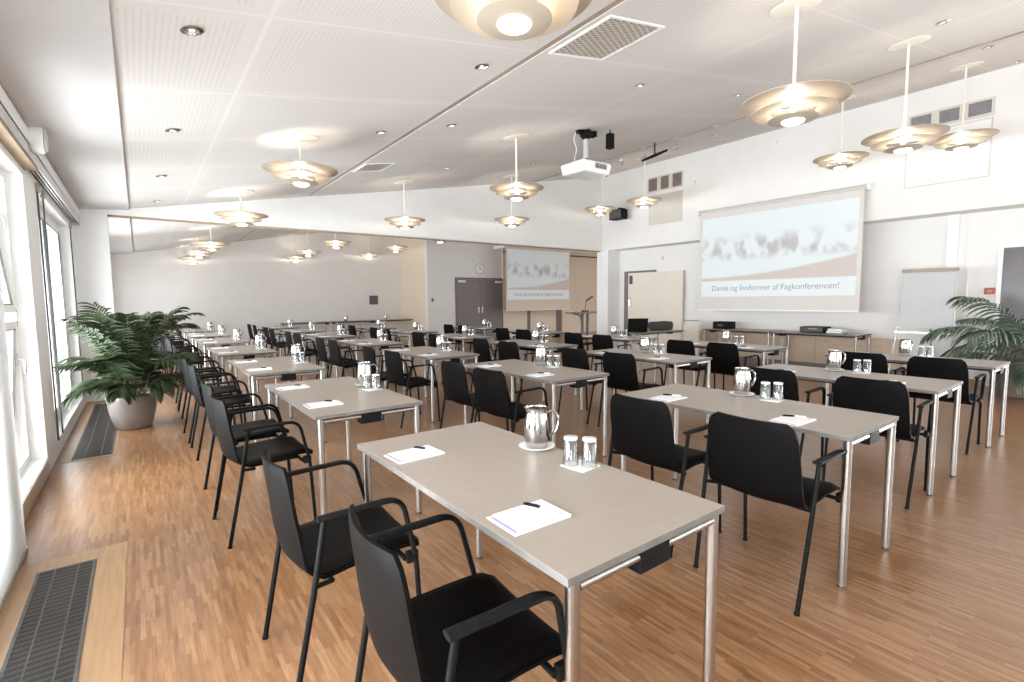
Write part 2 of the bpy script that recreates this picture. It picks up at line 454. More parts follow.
# rear part
struct('wall_far', B(-1.1, 7.90, YF, YF + .15, 0, 4.9), M['rear_wall'])
struct('wall_return', B(7.81, 7.96, YD + .151, YF - .001, 0, 5.0), M['tan'])
struct('wall_rear', B(7.80, 17, YD, YD + .15, 0, 5.0), M['rear_wall'])
struct('wall_alcove', B(10.9, 17, YD - .06, YD - .005, 0, 3.42), M['tan'])
struct('wall_side', B(16.8, 17, YP, YF, 0, 3.5), M['tan'])
struct('wall_rear_side', B(XB + .2, XB + .35, YP + .19, YD, 3.42, 5.3), M['rear_wall'])
struct('trim_2', B(10.9, 16.7, YD - .12, YD - .061, 3.16, 3.20), M['gasket'], label='dark strip painted in for the shadow gap across the tan alcove wall')  # dark strip stands in for the shadow line under the alcove ceiling
for i, (px_) in enumerate((12.05, 13.55)):
    w = .05 if i == 0 else .13
    struct('trim_%d' % (3 + i), B(px_, px_ + 2 * w, YD - .12, YD - .061, 0, 1.1), M['grey_frame'], label='dark grey post on the tan alcove wall')

# window wall: one wall with openings
OPEN = [(-3.2, -.6), (.2, 3.5), (3.86, 5.50), (6.12, 8.80), (9.9, 12.6), (13.2, 16.6)]
bm = bmesh.new(); y = YB
XO = -.86
for (a, b) in OPEN:
    box(bm, XO, -.67, y, a, 0, 2.72)
    box(bm, XO, -.67, a, b, 2.42, 2.72)
    y = b
box(bm, XO, -.67, y, YF, 0, 2.72)
for (a, b) in OPEN:
    box(bm, XO, -.67, a, b, 0, .14)
struct('wall_left', bm, M['white'])
# fascia above, and the three-groove panel track
struct('trim_5', B(-.67, -.585, YB, YP - .03, 2.60, 2.712), M['white'], label='white fascia above the panel track')
bm = bmesh.new()
for k in range(4):
    box(bm, -.67 + .025 * k, -.658 + .025 * k, YB, YP - .03, 2.50, 2.60)
box(bm, -.67, -.583, YB, YP - .03, 2.585, 2.60)
struct('trim_6', bm, M['alu'], label='aluminium panel track with three grooves')
struct('trim_7', B(-.668, -.59, YB, 5.6, 2.475, 2.498), M['slot'], label='brown strip under the panel track')

def window(n, y0, y1, z0=.14, z1=2.42, split=None, tilt=False):
    xo = -.80
    t = bpy.data.objects.new('window_%d' % n, None); COL.objects.link(t); t.location = (xo, y0, z0); t['kind'] = 'structure'
    w, h = y1 - y0, z1 - z0
    bm = bmesh.new(); fw = .055
    box(bm, -.03, .03, 0, fw, 0, h); box(bm, -.03, .03, w - fw, w, 0, h)
    box(bm, -.029, .029, fw, w - fw, 0, fw); box(bm, -.029, .029, fw, w - fw, h - fw, h)
    obj('frame', bm, M['white'], t)
    cells = split or [(0, w, 0, h)]
    for (a, b, c, d) in cells:
        a += fw; b -= fw; c += fw; d -= fw
        piv = bpy.data.objects
        bm = bmesh.new(); s = .06
        box(bm, -.025, .035, a, a + s, c, d); box(bm, -.025, .035, b - s, b, c, d)
        box(bm, -.024, .034, a + s, b - s, c, c + s); box(bm, -.024, .034, a + s, b - s, d - s, d)
        sash = obj('sash', bm, M['white'], t)
        bm = bmesh.new()
        for (p, q_) in ((a + s, a + s + .010), (b - s - .010, b - s)):
            box(bm, .022, .0365, p, q_, c + s, d - s)
        box(bm, .022, .036, a + s, b - s, c + s, c + s + .008); box(bm, .022, .036, a + s, b - s, d - s - .008, d - s)
        # outer shadow gap round the sash
        box(bm, .030, .0362, b + .001, b + .013, c, d)
        obj('gasket', bm, M['gasket'], sash)
        obj('pane', B(.000, .006, a + s - .005, b - s + .005, c + s - .005, d - s + .005), M['pane'], sash)
        if (d - c) > 1.0 or tilt:
            bm = bmesh.new(); zz = c + (d - c) * (.45 if not tilt else .72)
            box(bm, .035, .047, b - .045, b - .018, zz - .05, zz + .05, bev=.003)
            tube(bm, rounded_path([(.045, b - .03, zz), (.085, b - .03, zz), (.09, b - .03, zz - .11)], .015), .008, 8)
            obj('handle', bm, M['alu'], sash)
    return t
h3 = 2.28
for i, (a, b) in enumerate(OPEN):
    w = b - a
    if i == 2:
        t = window(3, a, b, split=[(0, w, 0, 1.19), (0, w, 1.14, h3)], tilt=True)
        ss = [c for c in t.children if c.name.startswith('sash')]
        # lower sash pushed out at its foot, upper one tipped outwards at the head
        for s_, (pz, ang) in zip(ss, ((1.165, -.075), (1.165, -.10))):
            rot = Matrix.Rotation(ang if pz and s_ is ss[1] else .075, 4, 'Y')
            T = Matrix.Translation((0, 0, pz))
            s_.matrix_local = T @ rot @ T.inverted()
    elif i == 3:
        window(4, a, b, split=[(0, w / 2 + .03, 0, h3), (w / 2 - .03, w, 0, h3)])
    else:
        window(i + 1, a, b, split=[(0, w / 2 + .03, 0, h3), (w / 2 - .03, w, 0, h3)])
# grey plinth under the opening window
struct('baseboard_left', B(-.672, -.660, 3.9, 5.46, .012, .135), M['alu'])
# window in the right wall, beyond the picture
t = bpy.data.objects.new('window_7', None); COL.objects.link(t); t.location = (XR + .1, -3.4, .25); t['kind'] = 'structure'
bm = bmesh.new()
for (a, b, c, d) in ((0, .06, 0, 2.2), (2.94, 3, 0, 2.2), (1.47, 1.53, 0, 2.2)): box(bm, -.03, .03, a, b, c, d)
box(bm, -.029, .029, .06, 2.94, 0, .06); box(bm, -.029, .029, .06, 2.94, 2.14, 2.2)
obj('frame', bm, M['white'], t)
obj('pane', B(-.003, .003, .06, 2.94, .06, 2.14), M['pane'], t)

# sliding panel curtains of the track
def slide_panel(y0, y1, x, label):
    t = thing('panel_curtain', label, 'panel curtain', (x, y0, 0), group='white panel curtains at the windows')
    bm = B(-.004, .004, 0, y1 - y0, .02, 2.47)
    obj('cloth', bm, M['curtain'], t)
    bm = bmesh.new()
    box(bm, -.012, .012, 0, y1 - y0, 2.47, 2.51); box(bm, -.012, .012, (y1 - y0) * .5 - .05, (y1 - y0) * .5 + .05, 2.42, 2.475)
    obj('carrier', bm, M['alu'], t)
    bm = B(-.010, .010, 0, y1 - y0, .005, .03); obj('bottom_bar', bm, M['alu'], t)
    return t
slide_panel(2.25, 3.84, -.592, 'white panel curtain hanging before the floor grille end of the window wall')
def edge_strip(y, x, w, label):
    t = thing('door_profile', label, 'door profile', (x, y, 0), group='dark upright profiles of the sliding window')
    obj('post', B(-.006, .006, 0, w, .14, 2.475), M['gasket'], t)
    obj('clip', B(-.014, .014, -.03, w + .05, 2.40, 2.47), M['louvre'], t)
    return t
edge_strip(6.13, -.6635, .028, 'dark upright profile of the sliding window beside the white pier')
edge_strip(6.47, -.6635, .012, 'thin dark upright profile just past the first one')
edge_strip(8.82, -.6635, .022, 'dark upright profile next to the white partition pillar')
# wall box above the track
t = thing('wall_speaker', 'white rounded box mounted on the fascia above the panel track', 'sensor', (-.585, 5.28, 2.655))
bm = bmesh.new(); lathe(bm, [(.01, 0), (.10, 0), (.105, .01), (.105, .07), (.098, .082), (.01, .086)], 28)
bmesh.ops.rotate(bm, verts=bm.verts, cent=(0, 0, 0), matrix=Matrix.Rotation(PI / 2, 3, 'Y'))
o = obj('housing', bm, M['white'], t, True)
bm = bmesh.new(); lathe(bm, [(.001, .086), (.085, .086), (.085, .094), (.001, .094)], 28)
bmesh.ops.rotate(bm, verts=bm.verts, cent=(0, 0, 0), matrix=Matrix.Rotation(PI / 2, 3, 'Y'))
obj('grille', bm, M['soffit'], t, True)

# floor grilles (convector covers): frame + slatted grate
def floor_grille(x0, x1, y0, y1, label):
    t = thing('floor_grille', label, 'floor grille', (x0, y0, .003), group='dark floor grilles along the windows')
    w, l = x1 - x0, y1 - y0
    bm = bmesh.new(); e = .012
    box(bm, 0, e, 0, l, 0, .006); box(bm, w - e, w, 0, l, 0, .006); box(bm, e, w - e, 0, e, 0, .006); box(bm, e, w - e, l - e, l, 0, .006)
    obj('frame', bm, M['gasket'], t)
    bm = bmesh.new(); yy = e; 
    while yy < l - e - .006:
        box(bm, e, w - e, yy, yy + .006, .001, .0045); yy += .013
    for xx in (w * .3, w * .7): box(bm, xx - .003, xx + .003, e, l - e, .001, .005)
    obj('slats', bm, M['grate'], t)
    obj('tray', B(e, w - e, e, l - e, 0, .001), M['gasket'], t)
floor_grille(-.50, -.262, .9, 3.46, 'long dark floor grille beside the white panel curtain, nearer the camera')
floor_grille(-.56, -.272, 5.86, 8.90, 'dark floor grille running past the big potted palm')

# ------------------------------------------------------------------ right wall fittings
# closed grey door at the picture edge
def door(n, x, y0, y1, z1, leafmat, trimmat, tw=.09):
    t = bpy.data.objects.new('door_%d' % n, None); COL.objects.link(t); t.location = (x, y0, 0); t['kind'] = 'structure'
    w = y1 - y0; bm = bmesh.new()
    box(bm, -.03, -.002, w, w + tw, 0, z1 + tw); box(bm, -.03, -.002, -tw, 0, 0, z1 + tw); box(bm, -.03, -.002, 0, w, z1, z1 + tw)
    obj('frame', bm, trimmat, t)
    obj('leaf', B(-.012, -.002, 0, w, .005, z1), leafmat, t)
    bm = bmesh.new(); tube(bm, rounded_path([(-.012, w - .07, 1.03), (-.06, w - .07, 1.03), (-.06, w - .18, 1.03)], .015), .009, 8)
    obj('handle', bm, M['steel'], t)
door(1, XR, .62, 1.575, 2.11, M['dark_glass'], M['white'], .055)
# grey-framed opening with a pale leaf pulled across
t = bpy.data.objects.new('door_2', None); COL.objects.link(t); t.location = (XR, 7.0, 0); t['kind'] = 'structure'
bm = bmesh.new(); box(bm, -.05, -.002, 1.68, 1.84, 0, 2.12); box(bm, -.05, -.002, .85, 1.68, 2.07, 2.12)
obj('frame', bm, M['grey_frame'], t)
obj('leaf', B(-.10, -.055, .02, 1.66, .02, 2.065), M['cream'], t)
obj('closer', B(-.13, -.101, 1.52, 1.60, 1.78, 2.0), M['gasket'], t)
bm = bmesh.new(); tube(bm, rounded_path([(-.10, 1.58, 1.20), (-.15, 1.58, 1.20), (-.15, 1.58, 1.40), (-.10, 1.58, 1.40)], .02), .010, 8)
obj('handle', bm, M['chrome'], t)

# low ply cladding along the wall, its dark plinth and the timber skirting
bm = bmesh.new(); yy = 2.72
while yy < 6.9:
    box(bm, XR - .05, XR - .002, yy + .003, min(yy + .69, 6.9) - .003, .13, .665); yy += .69
struct('trim_8', bm, M['ply'], label='low ply panels along the screen wall')
struct('trim_9', B(XR - .03, XR - .002, 2.72, 6.9, 0, .129), M['grey_frame'], label='dark plinth under the ply panels')
struct('baseboard_right', B(XR - .015, XR - .002, 1.68, 2.70, 0, .09), M['wood_trim'])
struct('trim_10', B(XR - .04, XR - .002, 2.10, 2.24, 0, 2.68), M['white'], label='white duct strip running up the screen wall')
struct('trim_11', B(XR - .025, XR - .002, 1.96, 1.985, 0, 2.68), M['white'], label='thin white strip beside the duct')

o = thing('fire_alarm', 'small red fire alarm call point on the wall beside the dark door', 'alarm', (XR, 1.70, 1.468))
obj('housing', B(-.03, -.002, -.062, .062, -.05, .05, bev=.006), M['red'], o)
obj('button', B(-.034, -.0305, -.026, .026, -.02, .02), M['slot'], o)

# main screen
def caption(txt, size, parent, m, loc, rot):
    cu = bpy.data.curves.new('caption', 'FONT'); cu.body = txt; cu.size = size; cu.align_x = 'CENTER'; cu.align_y = 'CENTER'; cu.extrude = .0006
    tmp = bpy.data.objects.new('caption_tmp', cu); COL.objects.link(tmp)
    dg = bpy.context.evaluated_depsgraph_get()
    me = bpy.data.meshes.new_from_object(tmp.evaluated_get(dg)); bpy.data.objects.remove(tmp)
    me.materials.clear(); me.materials.append(m)
    o = bpy.data.objects.new('lettering', me); COL.objects.link(o); o.parent = parent; o.location = loc; o.rotation_euler = rot
    return o

def proj_screen(label, loc, rz, W, H, cloth, m_lo, size, reach=.139):
    """local: x across (viewer's left to right when looking along +y), z up from bottom bar, y = 0 cloth plane, viewer on -y"""
    t = thing('projection_screen', label, 'screen', loc, rz, 'roll-down projection screens')
    obj('cloth', B(-W / 2, W / 2, 0, .004, .02, H), cloth, t)
    bm = bmesh.new(); bw, bh = W * .955, H * .80; z0 = m_lo
    v = [bm.verts.new((x, -.002, z)) for x, z in ((-bw / 2, z0), (bw / 2, z0), (bw / 2, z0 + bh), (-bw / 2, z0 + bh))]
    f = bm.faces.new(v); uv = bm.loops.layers.uv.new()
    for l, c in zip(f.loops, ((0, 0), (1, 0), (1, 1), (0, 1))): l[uv].uv = c
    g = bmesh.ops.extrude_face_region(bm, geom=[f]); 
    for e in g['geom']:
        if isinstance(e, bmesh.types.BMVert): e.co.y += .0015
    s = obj('slide', bm, M['slide'], t)
    caption('Dansk og livsformer af Fagkonferencen!', size, s, M['caption'], (0, -.0028, z0 + bh * .105), (PI / 2, 0, 0))
    obj('bottom_bar', B(-W / 2, W / 2, -.012, .016, -.005, .022, bev=.004), M['white'], t)
    bm = bmesh.new(); tube(bm, [(-W / 2 - .03, .03, H + .03), (W / 2 + .03, .03, H + .03)], .045, 16)
    obj('roller_case', bm, M['soffit'], t, True)
    bm = bmesh.new()
    for s_ in (-1, 1): box(bm, s_ * (W / 2 + .05) - .02, s_ * (W / 2 + .05) + .02, -.02, reach, H - .02, H + .09, bev=.006)
    obj('end_cap', bm, M['white'], t)
    return t
proj_screen('large white projection screen with a pale slide, on the bulkhead above the wall tables', (9.86, 4.755, 1.135), -PI / 2, 3.06, 2.07, M['screen'], .29, .152)
proj_screen('projection screen with a bright slide in the rear part, beside the grey double doors', (12.10, 14.35, 1.005), 0, 3.14, 2.26, M['screen_tan'], .40, .15, .689)

# louvres and blank panels high on the bulkhead
def louvre(label, y0, y1, z0, z1, m, n):
    t = thing('wall_louvre', label, 'vent', (XB, y0, z0), group='wall louvres high on the bulkhead')
    w, h = y1 - y0, z1 - z0
    bm = bmesh.new(); e = .03
    box(bm, -.02, -.001, 0, e, 0, h); box(bm, -.02, -.001, w - e, w, 0, h); box(bm, -.02, -.001, e, w - e, 0, e); box(bm, -.02, -.001, e, w - e, h - e, h)
    for k in range(1, n): box(bm, -.02, -.001, w * k / n - .05, w * k / n + .05, e, h - e)
    obj('frame', bm, M['panel_grey'], t)
    obj('backing', B(-.004, -.001, e, w - e, e, h - e), m, t)
    bm = bmesh.new(); z = e + .01
    while z < h - e - .01:
        vs = [bm.verts.new(c) for c in ((-.016, e, z), (-.016, w - e, z), (-.005, w - e, z + .018), (-.005, e, z + .018))]
        bm.faces.new(vs); z += .026
    bmesh.ops.solidify(bm, geom=bm.faces[:], thickness=.002)
    obj('slats', bm, m, t)
louvre('brown louvre high on the bulkhead near the partition beam', 6.82, 7.79, 3.93, 4.28, M['louvre'], 3)
louvre('grey louvre high on the bulkhead past the large screen, towards the dark door', 1.71, 2.71, 4.00, 4.25, M['louvre_grey'], 3)
for lab, y0, y1, z0, z1 in (('flat pale grey panel below the brown louvre', 6.84, 7.72, 3.17, 3.83), ('flat pale framed panel below the grey louvre', 1.73, 2.71, 3.14, 3.95)):
    t = thing('wall_panel', lab, 'wall panel', (XB, y0, z0), group='flat panels under the louvres')
    obj('board', B(-.014, -.001, 0, y1 - y0, 0, z1 - z0), M['panel_grey'] if 'brown' in lab else M['white'], t)
    bm = bmesh.new(); w, h = y1 - y0, z1 - z0; e = .012
    box(bm, -.022, -.001, -e, 0, -e, h + e); box(bm, -.022, -.001, w, w + e, -e, h + e); box(bm, -.022, -.001, 0, w, -e, 0); box(bm, -.022, -.001, 0, w, h, h + e)
    obj('frame', bm, M['panel_grey'], t)

# loudspeaker and small sensors
t = thing('loudspeaker', 'small black loudspeaker on the bulkhead near the partition beam', 'speaker', (9.74, 8.49, 3.38))
obj('cabinet', B(-.12, .12, -.20, .20, 0, .24, bev=.012), M['black_plastic'], t)
obj('grille', B(-.126, -.1205, -.185, .185, .015, .225), M['gasket'], t)
bm = bmesh.new(); tube(bm, rounded_path([(0, 0, .235), (0, 0, .29), (.257, 0, .29)], .03), .014, 8); obj('bracket', bm, M['black_metal'], t)
for nm, lab, x, y, z, r in (('motion_sensor', 'tiny white sensor beside the brown louvre', XB, 6.54, 3.95, .045), ('motion_sensor', 'tiny pale sensor on the wall above the cream door leaf', XR, 7.66, 2.40, .04),
                            ('motion_sensor', 'tiny white sensor high on the bulkhead above the large screen', XB, 4.8, 4.38, .04)):
    bm = bmesh.new(); lathe(bm, [(r, 0), (r, .02), (r * .7, .04), (0, .045)], 16)
    bmesh.ops.rotate(bm, verts=bm.verts, cent=(0, 0, 0), matrix=Matrix.Rotation(-PI / 2, 3, 'Y'))
    o = obj(nm, bm, M['panel_grey'] if x == XR else M['white'], None, True, (x - .001, y, z)); tag(o, lab, 'sensor', 'small wall sensors')

# rear part: double doors, clock, dark picture, tan inlay
t = bpy.data.objects.new('door_3', None); COL.objects.link(t); t.location = (8.93, YD, 0); t['kind'] = 'structure'
bm = bmesh.new(); box(bm, -.06, 0, -.04, -.002, 0, 2.2); box(bm, 1.95, 2.01, -.04, -.002, 0, 2.2); box(bm, 0, 1.95, -.04, -.002, 2.14, 2.2)
obj('frame', bm, M['grey_frame'], t)
for k in (0, 1):
    lf = obj('leaf', B(.005 + .975 * k, .97 + .975 * k, -.03, -.002, .005, 2.135), M['grey_door'], t)
    bm = bmesh.new(); x = .90 if k == 0 else 1.05
    box(bm, x - .02, x + .02, -.036, -.03, .95, 1.15)
    tube(bm, rounded_path([(x, -.036, 1.05), (x, -.08, 1.05), (x - .11 * (1 - 2 * k), -.08, 1.05)], .015), .009, 8)
    obj('handle', bm, M['steel'], lf)
    x = .05 if k == 0 else 1.62
    obj('closer', B(x, x + .28, -.09, -.031, 2.03, 2.10, bev=.006), M['white'], lf)
t = thing('wall_clock', 'round white wall clock above the grey double doors', 'clock', (9.90, YD, 2.52))
bm = bmesh.new(); lathe(bm, [(.0, .002), (.19, .002), (.2, .02), (.185, .035), (.17, .028)], 28, cap1=False); bmesh.ops.rotate(bm, verts=bm.verts, cent=(0, 0, 0), matrix=Matrix.Rotation(PI / 2, 3, 'X'))
obj('case', bm, M['silver'], t, True)
bm = bmesh.new(); lathe(bm, [(0, .021), (.172, .021), (.172, .026), (0, .026)], 28); bmesh.ops.rotate(bm, verts=bm.verts, cent=(0, 0, 0), matrix=Matrix.Rotation(PI / 2, 3, 'X'))
obj('dial', bm, M['paper'], t)
bm = bmesh.new(); box(bm, -.006, .006, -.031, -.028, -.02, .12); box(bm, -.02, .09, -.031, -.028, -.007, .007); obj('hands', bm, M['gasket'], t)
t = thing('wall_panel_screen', 'small dark square panel on the far wall behind the tables', 'picture', (6.735, YF, 1.44))
obj('frame', B(-.15, .15, -.03, -.002, -.155, .155, bev=.006), M['gasket'], t)
obj('face', B(-.115, .115, -.034, -.0305, -.12, .12), M['dark_glass'], t)
o = thing('light_switch', 'small dark switch on the white wall near the grey double doors', 'switch', (7.98, YD, 1.42))
obj('plate', B(-.04, .04, -.014, -.002, -.06, .06, bev=.003), M['grey_frame'], o)
obj('rocker', B(-.02, .02, -.019, -.0145, -.03, .03), M['gasket'], o)

# ------------------------------------------------------------------ lamps
def make_pendant(rod):
    t = thing('pendant_lamp', 'x', 'lamp', group='tiered pendant lamps')
    def tier(ro, ri, zo, zi, name):
        bm = bmesh.new(); n = 8; pr = []
        for k in range(n + 1):
            s = k / n
            r = ro + (ri - ro) * s; z = zo + (zi - zo) * math.sin(s * PI / 2) ** 1.0
            pr.append((r, z))
        up = [(r + .001, z + .004) for r, z in pr[::-1]]
        prof = pr + up + [pr[0]]
        lathe(bm, prof, 40, cap0=False, cap1=False)
        bmesh.ops.remove_doubles(bm, verts=bm.verts, dist=1e-5)
        return obj(name, bm, M['lampshade'], t, True)
    # shade heights relative to the outer rim (z = 0)
    tier(.360, .125, 0, -.008, 'shade_tier'); tier(.277, .150, -.068, -.071, 'shade_tier'); tier(.164, .076, -.124, -.138, 'shade_tier')
    bm = bmesh.new(); lathe(bm, [(.0, -.160), (.050, -.156), (.070, -.147), (.0755, -.1375), (.072, -.137), (.05, -.150), (0, -.154)], 28, cap1=False); obj('bulb', bm, M['bulb'], t, True)
    bm = bmesh.new(); lathe(bm, [(.0, .06), (.018, .06), (.022, .02), (.022, -.04), (.016, -.07), (0, -.07)], 20)
    for k in range(3):
        a = 2 * PI * k / 3
        tube(bm, [(.018 * math.cos(a), .018 * math.sin(a), -.0), (.215 * math.cos(a), .215 * math.sin(a), -.006)], .004, 6)
        tube(bm, [(.018 * math.cos(a + .5), .018 * math.sin(a + .5), -.05), (.16 * math.cos(a + .5), .16 * math.sin(a + .5), -.070)], .004, 6)
        tube(bm, [(.018 * math.cos(a + .2), .018 * math.sin(a + .2), -.085), (.09 * math.cos(a + .2), .09 * math.sin(a + .2), -.132)], .004, 6)
    obj('lamp_holder', bm, M['lamprod'], t, True)
    bm = bmesh.new(); tube(bm, [(0, 0, .055), (0, 0, rod)], .012, 10); obj('rod', bm, M['lamprod'], t, True)
    bm = bmesh.new(); lathe(bm, [(0, -.012), (.16, -.012), (.175, -.008), (.175, 0), (0, 0)], 32)
    bmesh.ops.rotate(bm, verts=bm.verts, cent=(0, 0, 0), matrix=Matrix.Rotation(-math.atan(.182), 3, 'Y'))
    c = obj('ceiling_plate', bm, M['lamprod'], t, True); c.location = (0, 0, rod - .001)
    return t
LAMPS = [  # x, y, rim z, label
 (1.38, 1.80, 2.735, 'large pendant lamp overhead, close to the camera, its round bulb visible from below', 1),
 (1.40, 5.42, 2.735, 'pendant lamp above the third table of the window column, bright glow on the ceiling', 1),
 (1.30, 8.39, 2.69, 'pendant lamp just in front of the beam above the window column', 1),
 (3.92, 1.76, 2.825, 'big pendant lamp over the front tables by the aisle, in front of the ceiling rail', 1),
 (4.10, 5.33, 2.875, 'pendant lamp beside the ceiling projector, on the window side', 1),
 (3.88, 8.31, 2.835, 'pendant lamp hanging before the white beam, second column from the windows', 1),
 (6.36, 1.76, 3.03, 'pendant lamp with a visible round ceiling plate, just before the grey louvre', 1),
 (6.26, 8.30, 3.055, 'small pendant lamp before the white beam, straight below the one beside the projector', 1),
 (8.87, 1.82, 3.49, 'pendant lamp directly in front of the grey louvre', 1),
 (8.62, 3.16, 3.49, 'pendant lamp above the far upper corner of the large projection screen', 1),
 (8.80, 6.95, 3.50, 'pendant lamp in front of the brown louvre', 1),
 (8.85, 8.28, 3.53, 'pendant lamp partly behind the black loudspeaker by the beam', 1),
 (1.35, 12.7, 2.69, 'first of the three rear lamps in line beyond the beam, near the windows', 0),
 (1.31, 15.0, 2.69, 'middle of the three rear lamps in line beyond the beam, near the windows', 0),
 (1.28, 16.7, 2.65, 'last of the three rear lamps in line beyond the beam, near the windows', 0),
 (3.95, 12.4, 2.85, 'pendant lamp beyond the beam, highest of the second rear line', 0),
 (3.95, 14.9, 2.84, 'middle pendant lamp of the second rear line beyond the beam', 0),
 (4.05, 16.75, 2.80, 'lowest pendant lamp of the second rear line, before the far wall', 0),
 (6.30, 14.2, 3.02, 'pendant lamp beyond the beam, over the dark square panel on the far wall', 0),
 (6.40, 16.6, 2.98, 'small pendant lamp beyond the beam, near the far wall above the rear tables', 0),
 (6.28, 11.4, 3.03, 'pendant lamp half hidden by the beam, over the white wall left of the clock', 0),
]
LAMPS[-1] = (6.28, 11.4, 3.03, 'pendant lamp half hidden by the beam edge, not far from the clock', 0)
proto = {}
for (x, y, z, lab, main) in LAMPS:
    rod = round(ZC(x) - z, 3)
    t = make_pendant(rod) if not proto else dup(proto['p'], (x, y, z), 0, lab)
    if not proto: proto['p'] = t; proto['rod'] = rod
    t.location = (x, y, z); t['label'] = lab
    # rod and plate follow the sloping ceiling
    for c in t.children:
        if c.name.startswith('rod'): c.scale = (1, 1, 1); c.location = (0, 0, 0); 
        if c.name.startswith('ceiling_plate'): c.location = (0, 0, rod - .001)
        if c.name.startswith('rod') and abs(rod - proto['rod']) > .002:
            bm = bmesh.new(); tube(bm, [(0, 0, .055), (0, 0, rod)], .012, 10)
            me = bpy.data.meshes.new('rod')
            bm.to_mesh(me); bm.free(); me.materials.append(M['lamprod']); c.data = me
    ld = bpy.data.lights.new('lamp_light', 'POINT'); ld.energy = 10 if main else 9; ld.color = (1, .89, .74); ld.shadow_soft_size = .025
    lo = bpy.data.objects.new('lamp_light', ld); COL.objects.link(lo); lo.location = (x, y, z - .124)

# recessed downlights
SPOTS = [(.31, 3.22), (.31, 5.13), (.29, 7.0), (.29, 8.75), (2.15, 5.14), (2.21, 3.3), (2.84, 4.85), (4.17, 3.37), (4.11, 7.2), (5.82, 7.07), (6.06, 3.38), (5.99, 1.41), (7.95, 1.45), (9.72, 1.47)]
SLAB = ['ceiling downlight nearest the soffit edge, front one of four in a row', 'second of four downlights along the soffit edge', 'third of four downlights along the soffit edge', 'last of the downlights along the soffit edge, close to the beam',
        'downlight between the window-side pendants, near the slot', 'downlight by the slot next to the overhead pendant', 'downlight just past the ceiling slot, in the middle of the ceiling', 'downlight past the honeycomb ceiling vent',
        'downlight near the beam, above the second column', 'downlight by the beam, next to the projector', 'downlight between the big pendants and the ceiling rail', 'downlight beside the pendant with the visible ceiling plate',
        'downlight just beyond the ceiling rail, over the grey louvre side', 'downlight near the top of the bulkhead, above the grey louvre']
SLAB[0] = 'front one of four ceiling downlights in a row along the soffit edge'
tilt = Matrix.Rotation(-math.atan(.182), 3, 'Y')
sp0 = None
for (x, y), lab in zip(SPOTS, SLAB):
    if sp0 is None:
        t = sp0 = thing('downlight', lab, 'downlight', group='recessed ceiling downlights')
        bm = bmesh.new(); lathe(bm, [(.03, .004), (.05, -.001), (.052, -.006), (.034, -.008), (.03, .004)], 24, cap0=False, cap1=False)
        bmesh.ops.rotate(bm, verts=bm.verts, cent=(0, 0, 0), matrix=tilt); obj('ring', bm, M['chrome'], t, True)
        bm = bmesh.new(); lathe(bm, [(0, -.002), (.031, -.002), (.031, .003), (0, .003)], 20)
        bmesh.ops.rotate(bm, verts=bm.verts, cent=(0, 0, 0), matrix=tilt); obj('reflector', bm, M['slot'], t)
        bm = bmesh.new(); lathe(bm, [(0, -.008), (.010, -.006), (.014, -.002), (0, -.002)], 14)
        bmesh.ops.rotate(bm, verts=bm.verts, cent=(0, 0, 0), matrix=tilt); obj('bulb', bm, M['spot_on'], t, True)
    else:
        t = dup(sp0, (x, y, 0), 0, lab)
    t.location = (x, y, ZC(x) - .002); t.scale = (1.05, 1.05, 1.05)

# ceiling vents: honeycomb tiles
def ceil_vent(x0, x1, y0, y1, label, nx, ny):
    t = thing('ceiling_vent', label, 'vent', (x0, y0, ZC(x0)), group='square honeycomb vents in the ceiling')
    t.rotation_euler = (0, -math.atan(.182), 0)
    w = (x1 - x0) / math.cos(math.atan(.182)); l = y1 - y0
    bm = bmesh.new(); e = .022
    box(bm, 0, e, 0, l, -.012, -.001); box(bm, w - e, w, 0, l, -.012, -.001); box(bm, e, w - e, 0, e, -.012, -.001); box(bm, e, w - e, l - e, l, -.012, -.001)
    obj('frame', bm, M['white'], t)
    obj('backing', B(e, w - e, e, l - e, -.003, -.001), M['slot'], t)
    bm = bmesh.new()
    px_, py_ = (w - 2 * e) / nx, (l - 2 * e) / ny
    for i in range(nx):
        for j in range(ny):
            cx = e + (i + .5) * px_ ; cy = e + (j + (.5 if i % 2 == 0 else 1.0)) * py_
            if cy + py_ * .5 > l - e: continue
            for k in range(6):
                a0, a1 = PI / 3 * k, PI / 3 * (k + 1)
                ro, ri = .575, .36
                vs = [bm.verts.new((cx + px_ * rr * math.cos(a), cy + py_ * rr * math.sin(a), -.010)) for a, rr in ((a0, ro), (a1, ro), (a1, ri), (a0, ri))]
                bm.faces.new(vs)
    bmesh.ops.solidify(bm, geom=bm.faces[:], thickness=.005)
    obj('honeycomb', bm, M['white'], t)
ceil_vent(2.585, 3.16, 2.33, 2.95, 'square honeycomb vent beside the ceiling slot, close to the overhead pendant', 13, 13)
ceil_vent(2.57, 3.0, 6.68, 7.2, 'small ceiling vent beside the slot, near the beam', 9, 9)

